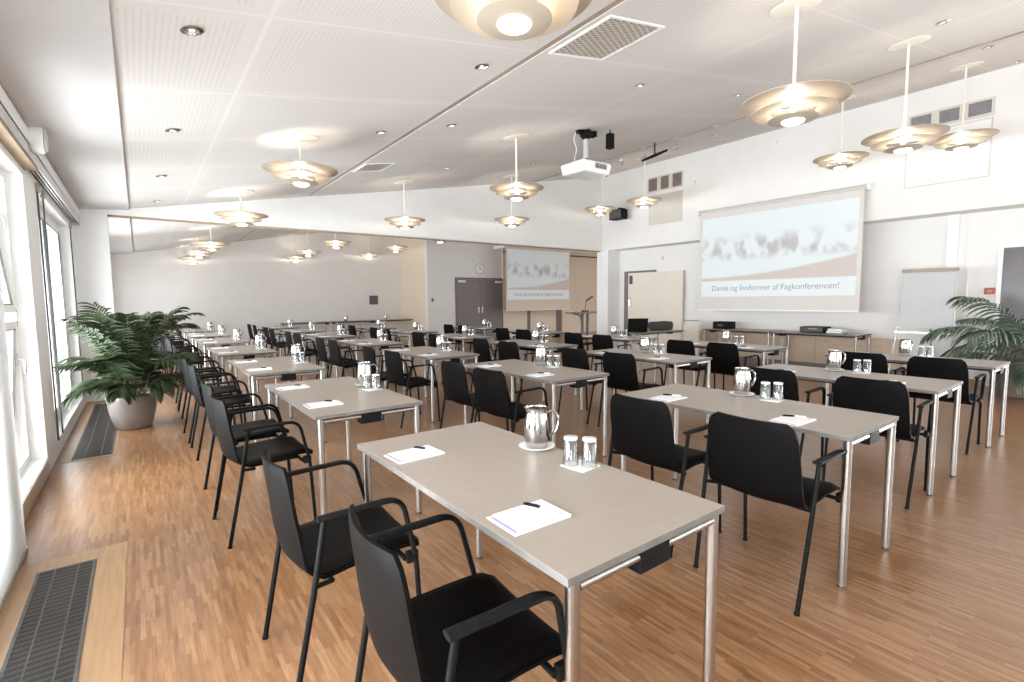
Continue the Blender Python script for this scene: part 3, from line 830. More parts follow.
# ceiling projector
t = thing('projector', 'white projector hanging from the ceiling on a pole, facing the large screen', 'projector', (5.03, 4.97, 3.05))
bm = B(-.27, .27, -.23, .23, .04, .195, bev=.03)
for v in bm.verts:
    if v.co.z < .08: v.co.x *= .94; v.co.y *= .94
obj('body', bm, M['white'], t)
bm = bmesh.new()
for k in range(8): box(bm, -.05 + k * .028, -.034 + k * .028, -.2345, -.2295, .10, .165)
obj('exhaust_grille', bm, M['grey_frame'], t)
bm = bmesh.new(); lathe(bm, [(.075, 0), (.075, .03), (.06, .04), (.05, .02), (0, .02)], 24)
bmesh.ops.rotate(bm, verts=bm.verts, cent=(0, 0, 0), matrix=Matrix.Rotation(PI / 2, 3, 'Y'))
bmesh.ops.translate(bm, verts=bm.verts, vec=(.266, -.1, .125)); obj('lens', bm, M['lens'], t, True)
bm = bmesh.new(); tube(bm, [(0, 0, .25), (0, 0, .56)], .035, 14); obj('pole', bm, M['silver'], t, True)
bm = bmesh.new(); lathe(bm, [(.06, .195), (.06, .225), (.04, .255), (.04, .27)], 16); box(bm, -.15, .15, -.012, .012, .198, .212); obj('mount_plate', bm, M['black_plastic'], t)
bm = bmesh.new(); lathe(bm, [(.045, .53), (.085, .58), (.085, .62), (.05, .66)], 18)
box(bm, -.10, .16, -.03, .03, .60, .655); box(bm, .13, .17, -.045, .045, .585, .66); box(bm, -.17, -.08, -.03, .03, .585, .63)
obj('ceiling_mount', bm, M['black_plastic'], t)
bm = bmesh.new(); tube(bm, smooth_path([(-.17, .02, .60), (-.21, .02, .5), (-.16, .02, .38), (-.2, .02, .24), (-.16, .05, .205)], 5), .005, 6); obj('cable', bm, M['white'], t)
o = thing('cable_box', 'small black box hanging under the ceiling beside the projector mount', 'box', (5.47, 4.93, 3.52))
obj('case', B(-.045, .045, -.045, .045, 0, .21, bev=.008), M['black_plastic'], o)
bm = bmesh.new(); tube(bm, rounded_path([(0, 0, .20), (0, 0, ZC(5.47) - 3.52 + .005)], .01), .008, 8); obj('hanger', bm, M['black_metal'], o)

# track spots on the ceiling rail
for (y, lab) in ((6.05, 'white spotlight on the ceiling rail, first past the projector'), (5.38, 'white spotlight on the ceiling rail, second past the projector'), (4.62, 'white spotlight on the ceiling rail, nearest the big pendant')):
    lab = lab.replace('nearest', 'close to')
    t = thing('track_spotlight', lab, 'spotlight', (7.645, y, ZC(7.645)), group='white spotlights on the ceiling rail')
    bm = bmesh.new(); tube(bm, [(0, 0, .03), (0, 0, -.15)], .010, 8); box(bm, -.014, .014, -.05, .05, -.018, .028); obj('stem', bm, M['alu'], t)
    bm = bmesh.new(); lathe(bm, [(.02, -.13), (.03, -.15), (.075, -.185), (.078, -.195), (.07, -.195), (.02, -.165)], 20); obj('head', bm, M['silver'], t, True)
t = thing('cable_bracket', 'black T-shaped bracket hanging under the ceiling rail', 'bracket', (7.44, 5.66, ZC(7.44) - .004))
bm = bmesh.new(); tube(bm, [(0, 0, .0), (0, 0, -.22)], .012, 8); obj('stem', bm, M['black_metal'], t)
bm = bmesh.new(); tube(bm, [(-.02, .26, -.26), (0, 0, -.22), (.03, -.24, -.18)], [(.02), (.03), (.02)], 8); obj('bar', bm, M['black_metal'], t)
t = thing('small_camera', 'small beige camera under the ceiling behind the projector', 'camera', (8.15, 7.05, ZC(8.15)))
bm = bmesh.new(); box(bm, -.02, .02, -.02, .02, -.05, .005); obj('foot', bm, M['white'], t)
bm = bmesh.new(); tube(bm, [(-.09, -.03, -.12), (.06, .03, -.06)], [.06, .05], 16); obj('housing', bm, M['louvre'], t, True)

# ------------------------------------------------------------------ chairs
def make_chair():
    t = thing('armchair', 'x', 'chair', group='black conference armchairs')
    prof = smooth_path([(.242, .418), (.238, .440), (.205, .455), (.10, .457), (-.02, .450), (-.10, .442), (-.162, .447), (-.205, .482), (-.219, .555), (-.229, .65), (-.241, .75), (-.250, .838)], 4)
    n = len(prof); NV = 14
    def hw(s):   # half width along the profile
        if s < .5: return .205 + .022 * min(1, s / .1) + .009 * max(0, (s - .3) / .2)
        return .236 - .020 * (s - .5) / .5
    def pt(i, v, off=0.0):
        p = prof[i]; s = i / (n - 1)
        tx = prof[min(i + 1, n - 1)] - prof[max(i - 1, 0)]
        nx, nz = tx.y, -tx.x          # 2-D normal (x, z) ; prof stored in x,y of Vector
        l = math.hypot(nx, nz); nx, nz = nx / l, nz / l
        w = hw(s)
        # rounded corners at the back top and the seat front
        if s > .86:
            e = (s - .86) / .14; w -= .05 * (1 - math.sqrt(max(0, 1 - e ** 2.6)))
        if s < .12:
            e = (.12 - s) / .12; w -= .05 * (1 - math.sqrt(max(0, 1 - min(1, e) ** 2.4)))
        x, z = p.x, p.y
        b = max(0, min(1, (s - .45) / .35))
        x += b * .030 * v * v                       # back wraps round the sitter
        z += (1 - b) * .012 * v * v
        zc = .53 + .13 * abs(v)                     # V-shaped crease low on the back
        if s > .5 and z < zc: x += .11 * (zc - z) * (.35 + .65 * abs(v))
        return Vector((x + nx * off, v * w, z + nz * off))
    P2 = [Vector((a.x, a.y, 0)) for a in prof]
    def sheet(o1, o2, inset, i0, i1):
        bm = bmesh.new(); G = []
        for off in (o1, o2):
            g = []
            for i in range(i0, i1 + 1):
                g.append([bm.verts.new(pt(i, (-1 + 2 * k / NV) * (1 - inset), off * (.25 if inset and (k in (0, NV) or i in (i0, i1)) else 1))) for k in range(NV + 1)])
            G.append(g)
        m_ = i1 - i0
        for q, g in enumerate(G):
            for i in range(m_):
                for k in range(NV):
                    vs = (g[i][k], g[i][k + 1], g[i + 1][k + 1], g[i + 1][k]); bm.faces.new(vs if q == 0 else vs[::-1])
        a, b = G
        rim = [(0, k) for k in range(NV + 1)] + [(i, NV) for i in range(1, m_ + 1)] + [(m_, k) for k in range(NV - 1, -1, -1)] + [(i, 0) for i in range(m_ - 1, 0, -1)]
        for (p_, q_) in zip(rim, rim[1:] + rim[:1]):
            bm.faces.new((a[p_[0]][p_[1]], b[p_[0]][p_[1]], b[q_[0]][q_[1]], a[q_[0]][q_[1]]))
        return bm
    # normal points up for the seat / forward for the back when off < 0 -> test sign by the seat middle
    sgn = 1 if pt(10, 0, .01).z > pt(10, 0, 0).z else -1
    obj('shell', sheet(0, -sgn * .011, 0, 0, n - 1), M['black'], t, True)
    obj('seat_cover', sheet(sgn * .0005, sgn * .016, .045, 1, n - 2), M['black_pad'], t, True)
    for s in (-1, 1):
        bm = bmesh.new()
        tube(bm, rounded_path([(-.25, s * .25, .002), (-.165, s * .262, .44), (-.128, s * .266, .665)], .05), .0105, 10)
        tube(bm, [(-.25, s * .25, 0), (-.248, s * .25, .012)], .0125, 10)
        obj('leg', bm, M['black_metal'], t, True)
        bm = bmesh.new()
        tube(bm, rounded_path([(.17, s * .232, .425), (.212, s * .246, .415), (.232, s * .246, .002)], .03), .0105, 10)
        tube(bm, [(.232, s * .246, 0), (.232, s * .246, .012)], .0125, 10)
        box(bm, .175, .222, s * .238 - .012, s * .238 + .012, .40, .445, bev=.004)
        obj('leg', bm, M['black_metal'], t, True)
        bm = bmesh.new()
        path = rounded_path([(-.150, s * .266, .672), (.150, s * .270, .680), (.208, s * .248, .428)], .07, 8)
        rs = []
        for q in path:
            wq = .021 if q.x < .08 else max(.011, .021 - (q.x - .08) * .1)
            rs.append((wq, .0095))
        tube(bm, path, rs, 12)
        obj('armrest', bm, M['black_plastic'], t, True)
    bm = bmesh.new()
    tube(bm, [(.17, -.24, .422), (.17, .24, .422)], .010, 8); tube(bm, [(-.10, -.235, .428), (-.10, .235, .428)], .009, 8); tube(bm, [(-.10, -.232, .428), (-.160, -.262, .440)], .009, 8); tube(bm, [(-.10, .232, .428), (-.160, .262, .440)], .009, 8)
    for s in (-1, 1): box(bm, -.10, .17, s * .16 - .012, s * .16 + .012, .420, .438)
    obj('seat_frame', bm, M['black_metal'], t, True)
    return t

X0 = dict(A=.765, B=2.606, C=4.342, D=6.169); Y0 = dict(A=.81, B=.861, C=.929, D=.93)
PITCH, TW, TL, TH = 2.0836, .677, 1.40, .748
ROWS = dict(A=7, B=7, C=6, D=5)
COLN = dict(A='window column', B='second column from windows', C='third column from windows', D='fourth column from windows')
ORD = ['front', 'second', 'third', 'fourth', 'fifth', 'sixth', 'seventh']
def tname(c, i): return '%s table, %s' % (ORD[i], COLN[c])

def make_table(L_=TL, W_=TW):
    t = thing('conference_table', 'x', 'table', group='grey conference tables')
    bm = B(0, W_, 0, L_, TH - .022, TH, bev=.002)
    bm.normal_update()
    for f in bm.faces:
        if abs(f.normal.z) < .5: f.material_index = 1
    o = obj('tabletop', bm, [M['table'], M['edge']], t)
    for x in (.035, W_ - .035):
        for y in (.021, L_ - .021):
            bm = bmesh.new(); tube(bm, [(x, y, .012), (x, y, TH - .0225)], .0185, 16)
            lg = obj('leg', bm, M['steel'], t, True)
            bm = bmesh.new(); tube(bm, [(x, y, 0), (x, y, .013)], .017, 14); obj('glide', bm, M['gasket'], lg)
    for y in (.019, L_ - .019):
        bm = bmesh.new(); tube(bm, [(.05, y, TH - .042), (W_ - .05, y, TH - .042)], .0135, 12); obj('end_rail', bm, M['steel'], t, True)
        yb = (.004, .085) if y < L_ / 2 else (L_ - .085, L_ - .004)
        obj('link_box', B(.27, .40, yb[0], yb[1], TH - .088, TH - .024, bev=.004), M['black_plastic'], t)
    bm = bmesh.new()
    for x in (.16, W_ - .16): box(bm, x - .015, x + .015, .05, L_ - .05, TH - .052, TH - .0225)
    obj('long_rail', bm, M['black_metal'], t)
    return t

def make_jug():
    t = thing('steel_jug', 'x', 'jug', group='polished steel water jugs')
    prof = [(0, .002), (.040, .002), (.046, .006), (.053, .03), (.056, .06), (.0555, .09), (.052, .125), (.047, .152), (.0455, .165), (.0475, .176),
            (.046, .1765), (.044, .166), (.0455, .15), (.050, .12), (.0535, .08), (.05, .03), (0, .025)]
    bm = bmesh.new(); lathe(bm, prof, 32)
    for v in bm.verts:   # pouring lip, opposite the handle
        if v.co.z > .16:
            a = math.atan2(v.co.y, -v.co.x)
            k = max(0, math.cos(a)) ** 6 * (v.co.z - .16) / .016
            v.co.x -= .009 * k; v.co.z += .004 * k
    obj('body', bm, M['chrome'], t, True)
    bm = bmesh.new()
    path = smooth_path([(.046, 0, .150), (.070, 0, .158), (.092, 0, .135), (.094, 0, .10), (.080, 0, .065), (.052, 0, .045)], 5)
    tube(bm, path, [(.009, .006)] * len(path), 10); obj('handle', bm, M['chrome'], t, True)
    bm = bmesh.new(); lathe(bm, [(0, .150), (.044, .152), (.044, .154), (0, .156)], 24); obj('interior_shade', bm, M['gasket'], t, True)  # dark disc painted in for the shaded inside of the open jug
    return t
def make_saucer():
    bm = bmesh.new(); lathe(bm, [(0, 0), (.042, 0), (.046, .003), (.078, .011), (.080, .0135), (.077, .0145), (.045, .007), (0, .006)], 36)
    return tag(obj('saucer', bm, M['china'], None, True), 'x', 'saucer', 'white saucers under the jugs')
def make_glass():
    t = thing('drinking_glass', 'x', 'glass', group='upturned drinking glasses')
    bm = bmesh.new(); lathe(bm, [(.0325, 0), (.0270, .104), (.0250, .106), (.0250, .102), (.0305, 0), (.0325, 0)], 24, cap0=False, cap1=False)
    bmesh.ops.remove_doubles(bm, verts=bm.verts, dist=1e-5); obj('wall', bm, M['tumbler'], t, True)
    bm = bmesh.new(); lathe(bm, [(0, .099), (.0250, .099), (.0275, .102), (.0268, .110), (.025, .111), (0, .108)], 24); obj('base', bm, M['tumbler_base'], t, True)
    return t
def make_napkin():
    bm = B(-.054, .054, -.058, .058, 0, .003, bev=.001); box(bm, -.0535, .0535, -.0575, .001, .003, .0045)
    return tag(obj('napkin', bm, M['napkin']), 'x', 'napkin', 'folded white napkins under the glasses')
def make_pad():
    t = thing('notepad', 'x', 'notepad', group='white notepads')
    obj('backing_sheet', B(-.108, .100, -.074, .074, 0, .0016), M['paper'], t)
    obj('paper_block', B(-.086, .104, -.072, .072, .0016, .006), M['paper'], t)
    obj('stripe', B(-.099, -.0865, -.060, .074, .0016, .0022), M['stripe'], t)
    obj('corner_mark', B(-.099, -.0865, -.074, -.062, .0016, .0022) if False else B(-.107, -.0875, .060, .0735, .0016, .0021) if False else B(-.1, -.0868, .0745 - .012, .0735, .0022, .0026), M['orange'], t)
    obj('print', B(.075, .088, -.055, -.035, .006, .0063), M['grey_ink'], t)
    return t
def make_pen():
    t = thing('pen', 'x', 'pen', group='black pens on the notepads')
    bm = bmesh.new(); tube(bm, [(-.028, 0, .0045), (.030, 0, .0045)], [.0042, .0045], 10); box(bm, -.02, .02, -.001, .001, .008, .0105); obj('cap', bm, M['black_plastic'], t, True)
    bm = bmesh.new(); tube(bm, [(.030, 0, .0042), (.078, 0, .0042), (.086, 0, .004)], [.0036, .0036, .0015], 10); obj('barrel', bm, M['paper'], t, True)
    return t

chair0, table0, jug0, sauc0, glass0, nap0, pad0, pen0 = make_chair(), make_table(), make_jug(), make_saucer(), make_glass(), make_napkin(), make_pad(), make_pen()
used = set()
def place(o, loc, rz, label):
    if o.name not in used:
        used.add(o.name); o.location = loc; o.rotation_euler = (0, 0, rz); o['label'] = label; return o
    return dup(o, loc, rz, label)

CH = {('A', 0): (.34, 1.12), ('A', 1): (.51, 1.15), ('A', 2): (.40, 1.10), ('B', 0): (.29, .93), ('C', 0): (.29, .97), ('D', 0): (.33, .93), ('B', 1): (.39, 1.0), ('B', 2): (.25, .96),
      ('C', 1): (.45, 1.10), ('C', 2): (.34, 1.0), ('D', 1): (.34, .95), ('D', 2): (.28, .95), ('D', 3): (.24, .92)}
rnd = random.Random(3)
for c in 'ABCD':
    for i in range(ROWS[c]):
        x, y = X0[c], Y0[c] + PITCH * i
        nm = tname(c, i)
        place(table0, (x, y, 0), 0, 'grey laminate table with steel legs, %s' % nm)
        ys = CH.get((c, i), (.33, 1.0))
        for k, dy in enumerate(ys):
            xx = x - .115 if c != 'A' else x - ({(0, 0): .098, (0, 1): .175}.get((i, k), .182))
            place(chair0, (xx + rnd.uniform(-.012, .012), y + dy + .012, 0), -.06 if (c, i, k) == ('A', 0, 0) else rnd.uniform(-.05, .05), 'black armchair at the %s seat of the %s' % (('near', 'far')[k], nm))
        jx, jy = x + (.605 if c in 'AB' else .56), y + .835 + rnd.uniform(-.02, .02)
        place(sauc0, (jx, jy, TH), 0, 'white saucer under the jug, %s' % nm)
        place(jug0, (jx, jy, TH + .0055), -.55 + rnd.uniform(-.15, .15), 'steel water jug with loop handle, %s' % nm)
        nx, ny = x + .585, y + (.55 if (c, i) == ('A', 0) else .64)
        place(nap0, (nx, ny, TH), .12, 'white napkin under two glasses, %s' % nm)
        place(glass0, (nx - .022, ny + .030, TH + .0046), 0, 'upturned glass closer to the jug, %s' % nm)
        place(glass0, (nx + .022, ny - .028, TH + .0046), 0, 'upturned glass farther from the jug, %s' % nm)
        for k, dy in enumerate((.315, 1.09)):
            pz_ = place(pad0, (x + .14, y + dy, TH), rnd.uniform(-.04, .04) + .02, 'white notepad with blue stripe, %s place of the %s' % (('near', 'far')[k], nm))
            place(pen0, (x + .185, y + dy + .045, TH + .0061), -.95 + rnd.uniform(-.2, .2), 'black pen on the notepad, %s place of the %s' % (('near', 'far')[k], nm))

# presenter's table, chair, laptop
tb = dup(table0, (7.55, 6.68, 0), -PI / 2, 'presenter table with a laptop, in front of the cream door leaf')
t = thing('bag', 'dark grey soft bag with a rounded top on the presenter table', 'bag', (8.60, 6.34, TH), -.35)
bm = B(-.26, .26, -.09, .09, 0, .18, bev=.045); obj('body', bm, M['bag'], t, True)
bm = bmesh.new(); tube(bm, rounded_path([(-.08, -.06, .172), (-.08, -.075, .186), (.08, -.075, .186), (.08, -.06, .172)], .01), .006, 8); obj('handle', bm, M['gasket'], t, True)
bm = bmesh.new(); tube(bm, rounded_path([(-.245, -.075, .115), (-.2, -.094, .115), (.2, -.094, .115), (.245, -.075, .115)], .03), .003, 6); obj('zip', bm, M['gasket'], t, True)
t = thing('laptop', 'open black laptop on the presenter table', 'laptop', (7.74, 6.24, TH), -.75)
obj('base', B(-.19, .19, -.02, .24, 0, .02, bev=.004), M['black_plastic'], t)
bm = B(-.19, .19, -.012, 0, .0, .27, bev=.003); bmesh.ops.rotate(bm, verts=bm.verts, cent=(0, 0, 0), matrix=Matrix.Rotation(.28, 3, 'X'))
bmesh.ops.translate(bm, verts=bm.verts, vec=(0, -.014, .016)); obj('screen_lid', bm, M['black_plastic'], t)

# wall tables with equipment
for (y, lab) in ((3.16, 'grey table against the screen wall, under the receiver'), (4.62, 'grey table against the screen wall, under the black box')):
    dup(table0, (9.62, y, 0), 0, lab)
t = thing('receiver', 'flat black receiver on the wall table', 'receiver', (9.98, 3.95, TH))
obj('case', B(-.17, .17, -.20, .20, .012, .11, bev=.005), M['black_plastic'], t)
obj('front_panel', B(-.176, -.1705, -.19, .19, .018, .104), M['gasket'], t)
obj('display', B(-.178, -.1765, -.10, .05, .065, .09), M['louvre'], t)
bm = bmesh.new()
for a in (-.13, .13):
    for b in (-.16, .16): tube(bm, [(a, b, 0), (a, b, .013)], .016, 10)
obj('foot', bm, M['gasket'], t)
t = thing('disc_player', 'small white player next to the black receiver on the wall table', 'player', (9.98, 3.58, TH))
obj('case', B(-.15, .15, -.13, .13, .008, .05, bev=.005), M['silver'], t)
obj('upper_case', B(-.13, .13, -.115, .115, .0505, .085, bev=.005), M['white'], t)
obj('foot', B(-.12, .12, -.1, .1, 0, .009), M['gasket'], t)
t = thing('equipment_box', 'dark box with open top on the wall table, below the large screen', 'box', (9.95, 5.72, TH))
bm = bmesh.new(); w = .15; d_ = .17
box(bm, -w, w, -d_, d_, 0, .012); box(bm, -w, -w + .01, -d_, d_, .012, .15); box(bm, w - .01, w, -d_, d_, .012, .15); box(bm, -w + .01, w - .01, -d_, -d_ + .01, .012, .15); box(bm, -w + .01, w - .01, d_ - .01, d_, .012, .15)
obj('bin', bm, M['black_plastic'], t)
obj('label_plate', B(-w - .003, -w - .0005, -.06, .06, .05, .10), M['gasket'], t)
# trolley frame beside the presenter table
t = thing('trolley', 'low trolley with a steel tube frame and pale panel, beside the wall tables', 'trolley', (9.95, 6.5, 0), -PI / 2)
bm = bmesh.new(); tube(bm, rounded_path([(-.2, 0, .08), (-.2, 0, .90), (.2, 0, .90), (.2, 0, .08)], .04), .014, 10)
tube(bm, [(-.2, .3, .08), (-.2, .3, .55)], .014, 10); tube(bm, [(.2, .3, .08), (.2, .3, .55)], .014, 10); tube(bm, [(-.2, 0, .10), (-.2, .3, .10)], .012, 8); tube(bm, [(.2, 0, .10), (.2, .3, .10)], .012, 8)
obj('frame', bm, M['steel'], t, True)
obj('panel', B(-.187, .187, -.006, .006, .12, .86), M['cream'], t)
obj('shelf', B(-.19, .19, .01, .30, .53, .55), M['cream'], t)
for a in (-.2, .2):
    for b in (0, .3):
        bm = bmesh.new(); tube(bm, [(a - .012, b, .034), (a + .012, b, .034)], .034, 14); tube(bm, [(a, b, .06), (a, b, .1)], .01, 8); obj('caster', bm, M['gasket'], t, True)

# flip chart
t = thing('flip_chart', 'white flip chart easel with a grey clamp bar by the screen wall', 'flip chart', (9.72, 2.30, 0), -PI / 2 + .02)
lean = .13
def Lp(x, z): return (x, .02 + lean * (z - .8), z)
bm = bmesh.new()
v = []
for (x, z) in ((-.34, .90), (.34, .90), (.32, 1.80), (-.32, 1.80)): v.append(bm.verts.new(Lp(x, z)))
f = bm.faces.new(v); bmesh.ops.solidify(bm, geom=[f], thickness=.018); obj('board', bm, M['white'], t)
bm = bmesh.new(); v = []
for (x, z) in ((-.325, .965), (.325, .965), (.305, 1.775), (-.305, 1.775)):
    p_ = Vector(Lp(x, z)); p_.y -= .022; v.append(bm.verts.new(p_))
f = bm.faces.new(v); bmesh.ops.solidify(bm, geom=[f], thickness=.006); obj('paper_pad', bm, M['paper'], t)
bm = bmesh.new(); box(bm, -.345, .345, -.035, .03, -.026, .026, bev=.006); bmesh.ops.translate(bm, verts=bm.verts, vec=(0, Lp(0, 1.80)[1] - .01, 1.80)); obj('clamp_bar', bm, M['louvre'], t)
bm = bmesh.new(); box(bm, -.36, .36, -.10, -.005, -.012, 0); box(bm, -.36, .36, -.10, -.092, 0, .02); bmesh.ops.translate(bm, verts=bm.verts, vec=(0, Lp(0, .82)[1], .83)); obj('pen_tray', bm, M['alu'], t)
for s in (-1, 1):
    bm = bmesh.new(); tube(bm, [(s * .42, -.10, .005), (s * .345, Lp(0, .9)[1] + .015, .9), (s * .30, Lp(0, 1.78)[1] + .02, 1.78)], .013, 10); obj('leg', bm, M['alu'], t, True)
bm = bmesh.new(); tube(bm, [(0, .62, .005), (0, Lp(0, 1.75)[1] + .03, 1.75)], .013, 10); obj('leg', bm, M['alu'], t, True)

# lectern with gooseneck microphone in the rear part
t = thing('lectern', 'black lectern stand with gooseneck lamp and twin posts, before the tan alcove', 'lectern', (11.10, 11.0, 0))
bm = bmesh.new()
for x in (-.10, .13): tube(bm, [(x, 0, .03), (x, 0, .98)], .045, 14)
obj('post', bm, M['grey_frame'], t, True)
obj('base', B(-.30, .34, -.22, .22, 0, .04, bev=.008), M['black_plastic'], t)
bm = bmesh.new(); box(bm, -.62, .66, -.22, .22, .965, 1.005, bev=.008)
tube(bm, rounded_path([(-.50, 0, .965), (-.20, 0, .93), (-.13, 0, .70)], .12), .028, 8)
obj('desk_top', bm, M['grey_frame'], t)
bm = bmesh.new(); box(bm, -.08, .12, -.06, .06, 1.0, 1.06, bev=.006); tube(bm, smooth_path([(.02, 0, 1.04), (.03, 0, 1.18), (.07, 0, 1.30), (.14, 0, 1.38)], 5), .010, 8); obj('gooseneck', bm, M['gasket'], t, True)
bm = bmesh.new(); tube(bm, [(.06, 0, 1.34), (.16, 0, 1.395), (.34, 0, 1.48)], [.02, .032, .028], 10); obj('microphone', bm, M['gasket'], t, True)

# back tables along the far wall
for (x, lab) in ((6.52, 'grey table against the far wall, under the dark square panel'), (5.08, 'grey table against the far wall, second from the dark square panel')):
    dup(table0, (x, 16.92, 0), -PI / 2, lab)
dup(table0, (3.55, 16.92, 0), -PI / 2, 'grey table against the far wall, third from the dark square panel')
dup(jug0, (6.9, 16.55, TH), -.5, 'steel water jug on the far wall table under the dark square panel')
dup(jug0, (5.5, 16.55, TH), -.5, 'steel water jug on the second far wall table')

# ------------------------------------------------------------------ palms
def frond(bm_leaf, bm_stem, base, azim, length, rise, droop, nl, llen, wid, rg, hang=.20):
    """an arching rachis with paired narrow leaflets that droop"""
    d = Vector((math.cos(azim), math.sin(azim), 0)); side = Vector((-d.y, d.x, 0))
    pts = []; n = 22
    ang = rise
    p = Vector(base); st = length / n
    for i in range(n + 1):
        pts.append(p.copy())
        p = p + (d * math.cos(ang) + Vector((0, 0, 1)) * math.sin(ang)) * st
        ang -= droop * (0.35 + 1.3 * i / n) / n
    tube(bm_stem, pts, [.0065 * (1 - .8 * i / n) + .001 for i in range(n + 1)], 5)
    for j in range(nl):
        s = .28 + .72 * (j + .5) / nl
        k = min(n - 1, int(s * n)); fr = s * n - k
        q = pts[k].lerp(pts[k + 1], fr); t = (pts[k + 1] - pts[k]).normalized()
        up = side.cross(t) * -1
        if up.z < 0: up = -up
        prof = math.sin(PI * min(1, (s - .22) / .80)) ** .6
        ll = llen * (.35 + .65 * prof) * rg.uniform(.88, 1.1)
        for sg in (-1, 1):
            out = (side * sg * .82 + t * (.45 + .5 * s) + up * rg.uniform(.0, .25)).normalized()
            m_ = 5; vl = []
            pp = q.copy(); dirv = out.copy()
            for i in range(m_ + 1):
                w = wid * (math.sin(PI * min(1, .12 + .88 * i / m_)) ** .7 if i < m_ else 0.03)
                wv = t.cross(dirv).normalized().cross(dirv).normalized()
                wv = (t - dirv * t.dot(dirv)).normalized()
                vl.append((pp - wv * w, pp + wv * w))
                pp = pp + dirv * ll / m_
                dirv = (dirv + Vector((0, 0, -hang - .08 * rg.random()))).normalized()
            vv = [(bm_leaf.verts.new(a), bm_leaf.verts.new(b)) for a, b in vl]
            for a, b in zip(vv, vv[1:]):
                bm_leaf.faces.new((a[0], a[1], b[1], b[0]))

def palm(label, loc, pot_bm, pot_mat, soil_z, soil_r, specs, leaf_mat, seed, name='potted_palm', hang=.20):
    rg = random.Random(seed)
    t = thing(name, label, 'plant', loc)
    obj('pot', pot_bm, pot_mat, t, True)
    bm = bmesh.new(); lathe(bm, [(0, soil_z - .03), (soil_r, soil_z - .03), (soil_r, soil_z), (0, soil_z + .012)], 24); obj('soil', bm, M['soil'], t, True)
    for (az, ln, rise, droop, nl, ll, wd) in specs:
        a = az + rg.uniform(-.1, .1); rr = soil_r * .45 * rg.random()
        b1, b2 = bmesh.new(), bmesh.new()
        frond(b1, b2, (rr * math.cos(a), rr * math.sin(a), soil_z), a, ln, rise, droop, nl, ll, wd, rg, hang)
        # leaflets have a little thickness
        s = obj('frond', b1, leaf_mat, t, True)
        obj('stem', b2, M['stem'], s, True)
    return t
rg = random.Random(11)
pot = bmesh.new(); lathe(pot, [(0, 0), (.155, 0), (.172, .012), (.215, .18), (.233, .33), (.239, .368), (.235, .376), (.222, .368), (.215, .325), (0, .32)], 40)
sp = []
for k in range(36):
    az = 2 * PI * k / 36 * 7.03 + rg.uniform(-.2, .2)
    hi = k % 3
    sp.append((az, (1.08, .78, .58)[hi] * rg.uniform(.86, 1.08), (1.46, 1.28, 1.0)[hi] + rg.uniform(-.06, .06), (.85, 1.55, 2.2)[hi], 26, .28, .0105))
palm('bushy palm in a round stone-grey pot beside the floor grille', (-.115, 7.02, 0), pot, M['pot'], .335, .214, sp, M['frond'], 5)
pot = bmesh.new(); lathe(pot, [(0, 0), (.16, 0), (.175, .012), (.23, .30), (.245, .50), (.25, .56), (.235, .56), (.225, .51), (0, .50)], 32)
sp = []
for k in range(16):
    hi = k % 2
    sp.append((2 * PI * k / 16 * 5.02, (1.0, .9)[hi] * rg.uniform(.9, 1.1), (1.25, .95)[hi], (1.7, 2.1)[hi], 18, .30, .017))
palm('distant palm in a blue-grey pot behind the last table of the window column', (.46, 15.45, 0), pot, M['pot_blue'], .52, .22, sp, M['frond'], 8)
pot = bmesh.new(); box(pot, -.36, .36, -.42, .42, 0, .44, bev=.02)
for v in pot.verts:
    s = .90 + .10 * v.co.z / .44; v.co.x *= s; v.co.y *= s
box(pot, -.33, .33, -.39, .39, .43, .445)
sp = []
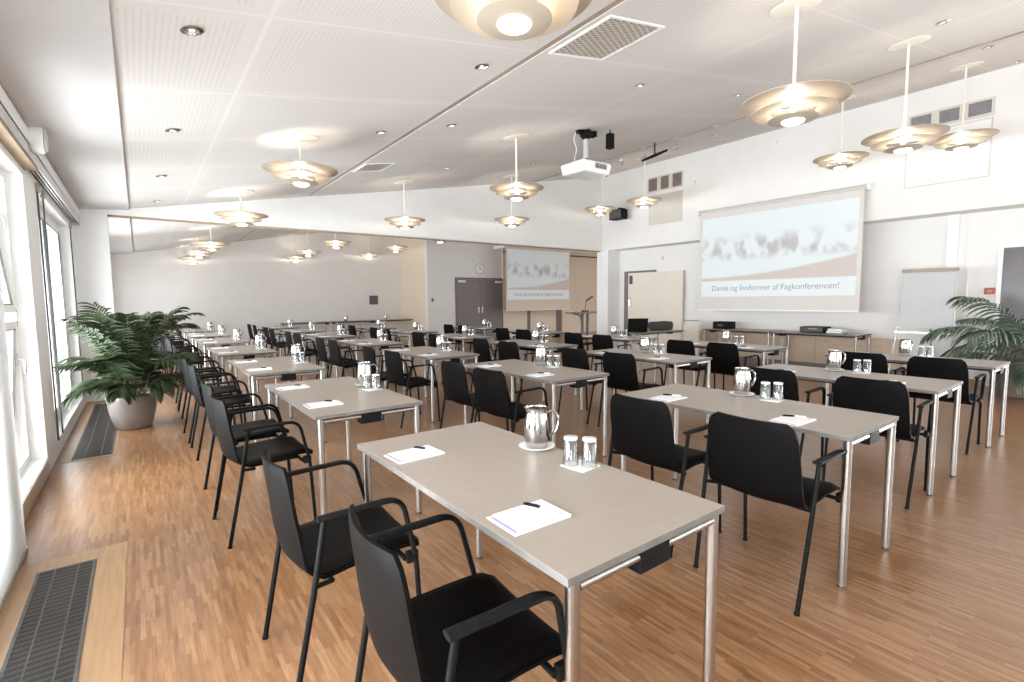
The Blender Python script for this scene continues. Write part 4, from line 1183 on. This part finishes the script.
for (az, ln, rise, droop) in ((1.75, 1.45, .98, 1.75), (2.15, 1.35, .72, 1.75), (2.6, 1.4, .95, 1.6), (3.1, 1.25, .72, 1.8), (1.3, 1.5, 1.15, 1.5), (3.7, 1.35, .95, 1.7), (4.3, 1.3, 1.0, 1.6), (5.0, 1.3, 1.1, 1.5), (1.1, .9, 1.35, .9),
                            (2.35, 1.5, 1.30, 1.3), (1.95, 1.15, .50, 1.5), (4.7, 1.2, .7, 1.7), (5.4, .9, 1.35, .9), (2.85, 1.0, .45, 1.4)):
    away = 1.0 if 1.4 < az < 4.9 else .62
    sp.append((az, ln * .95 * (.85 if away < 1 else 1), rise - .06, droop, 20, .44 * away, .015))
palm('wide kentia palm in a brown square planter by the dark door', (9.80, .98, 0), pot, M['planter'], .44, .30, sp, M['frond2'], 21, hang=.34)

# ------------------------------------------------------------------ light
w = bpy.data.worlds.new('world'); scene.world = w; w.use_nodes = True
bg = w.node_tree.nodes['Background']; bg.inputs['Color'].default_value = (.93, .96, 1, 1); bg.inputs['Strength'].default_value = 2.2
def area(name, loc, rot, sx, sy, e, col, spread=PI):
    ld = bpy.data.lights.new(name, 'AREA'); ld.shape = 'RECTANGLE'; ld.size = sx; ld.size_y = sy; ld.energy = e; ld.color = col; ld.spread = spread
    o = bpy.data.objects.new(name, ld); COL.objects.link(o); o.location = loc; o.rotation_euler = rot
    return o
for (a, b) in OPEN[:4]:
    area('daylight', (-1.25, (a + b) / 2, 1.0), (0, -PI / 2, 0), 1.9, b - a, 50 * (b - a) * 2.3, (.95, .975, 1), math.radians(150))
for (a, b), e in zip(OPEN[4:], (420, 150)):
    area('daylight', (-1.25, (a + b) / 2, 1.32), (0, -PI / 2, 0), 2.3, b - a, e, (.95, .975, 1))
area('daylight', (5.25, YB - .5, 1.6), (PI / 2, 0, 0), 7.4, 2.2, 100, (.95, .975, 1))  # added fill light outside the unseen back window
area('daylight', (XR + .45, -1.9, 1.35), (0, PI / 2, 0), 2.2, 3.0, 520, (.93, .97, 1))

scene.view_settings.view_transform = 'Standard'; scene.view_settings.look = 'None'
scene.view_settings.gamma = 1; scene.view_settings.use_curve_mapping = False
scene.view_settings.exposure = 0.0
try:
    scene.cycles.use_denoising = True
    scene.cycles.max_bounces = 10; scene.cycles.diffuse_bounces = 6; scene.cycles.glossy_bounces = 4
    scene.cycles.transparent_max_bounces = 16; scene.cycles.sample_clamp_indirect = 8
except Exception:
    pass
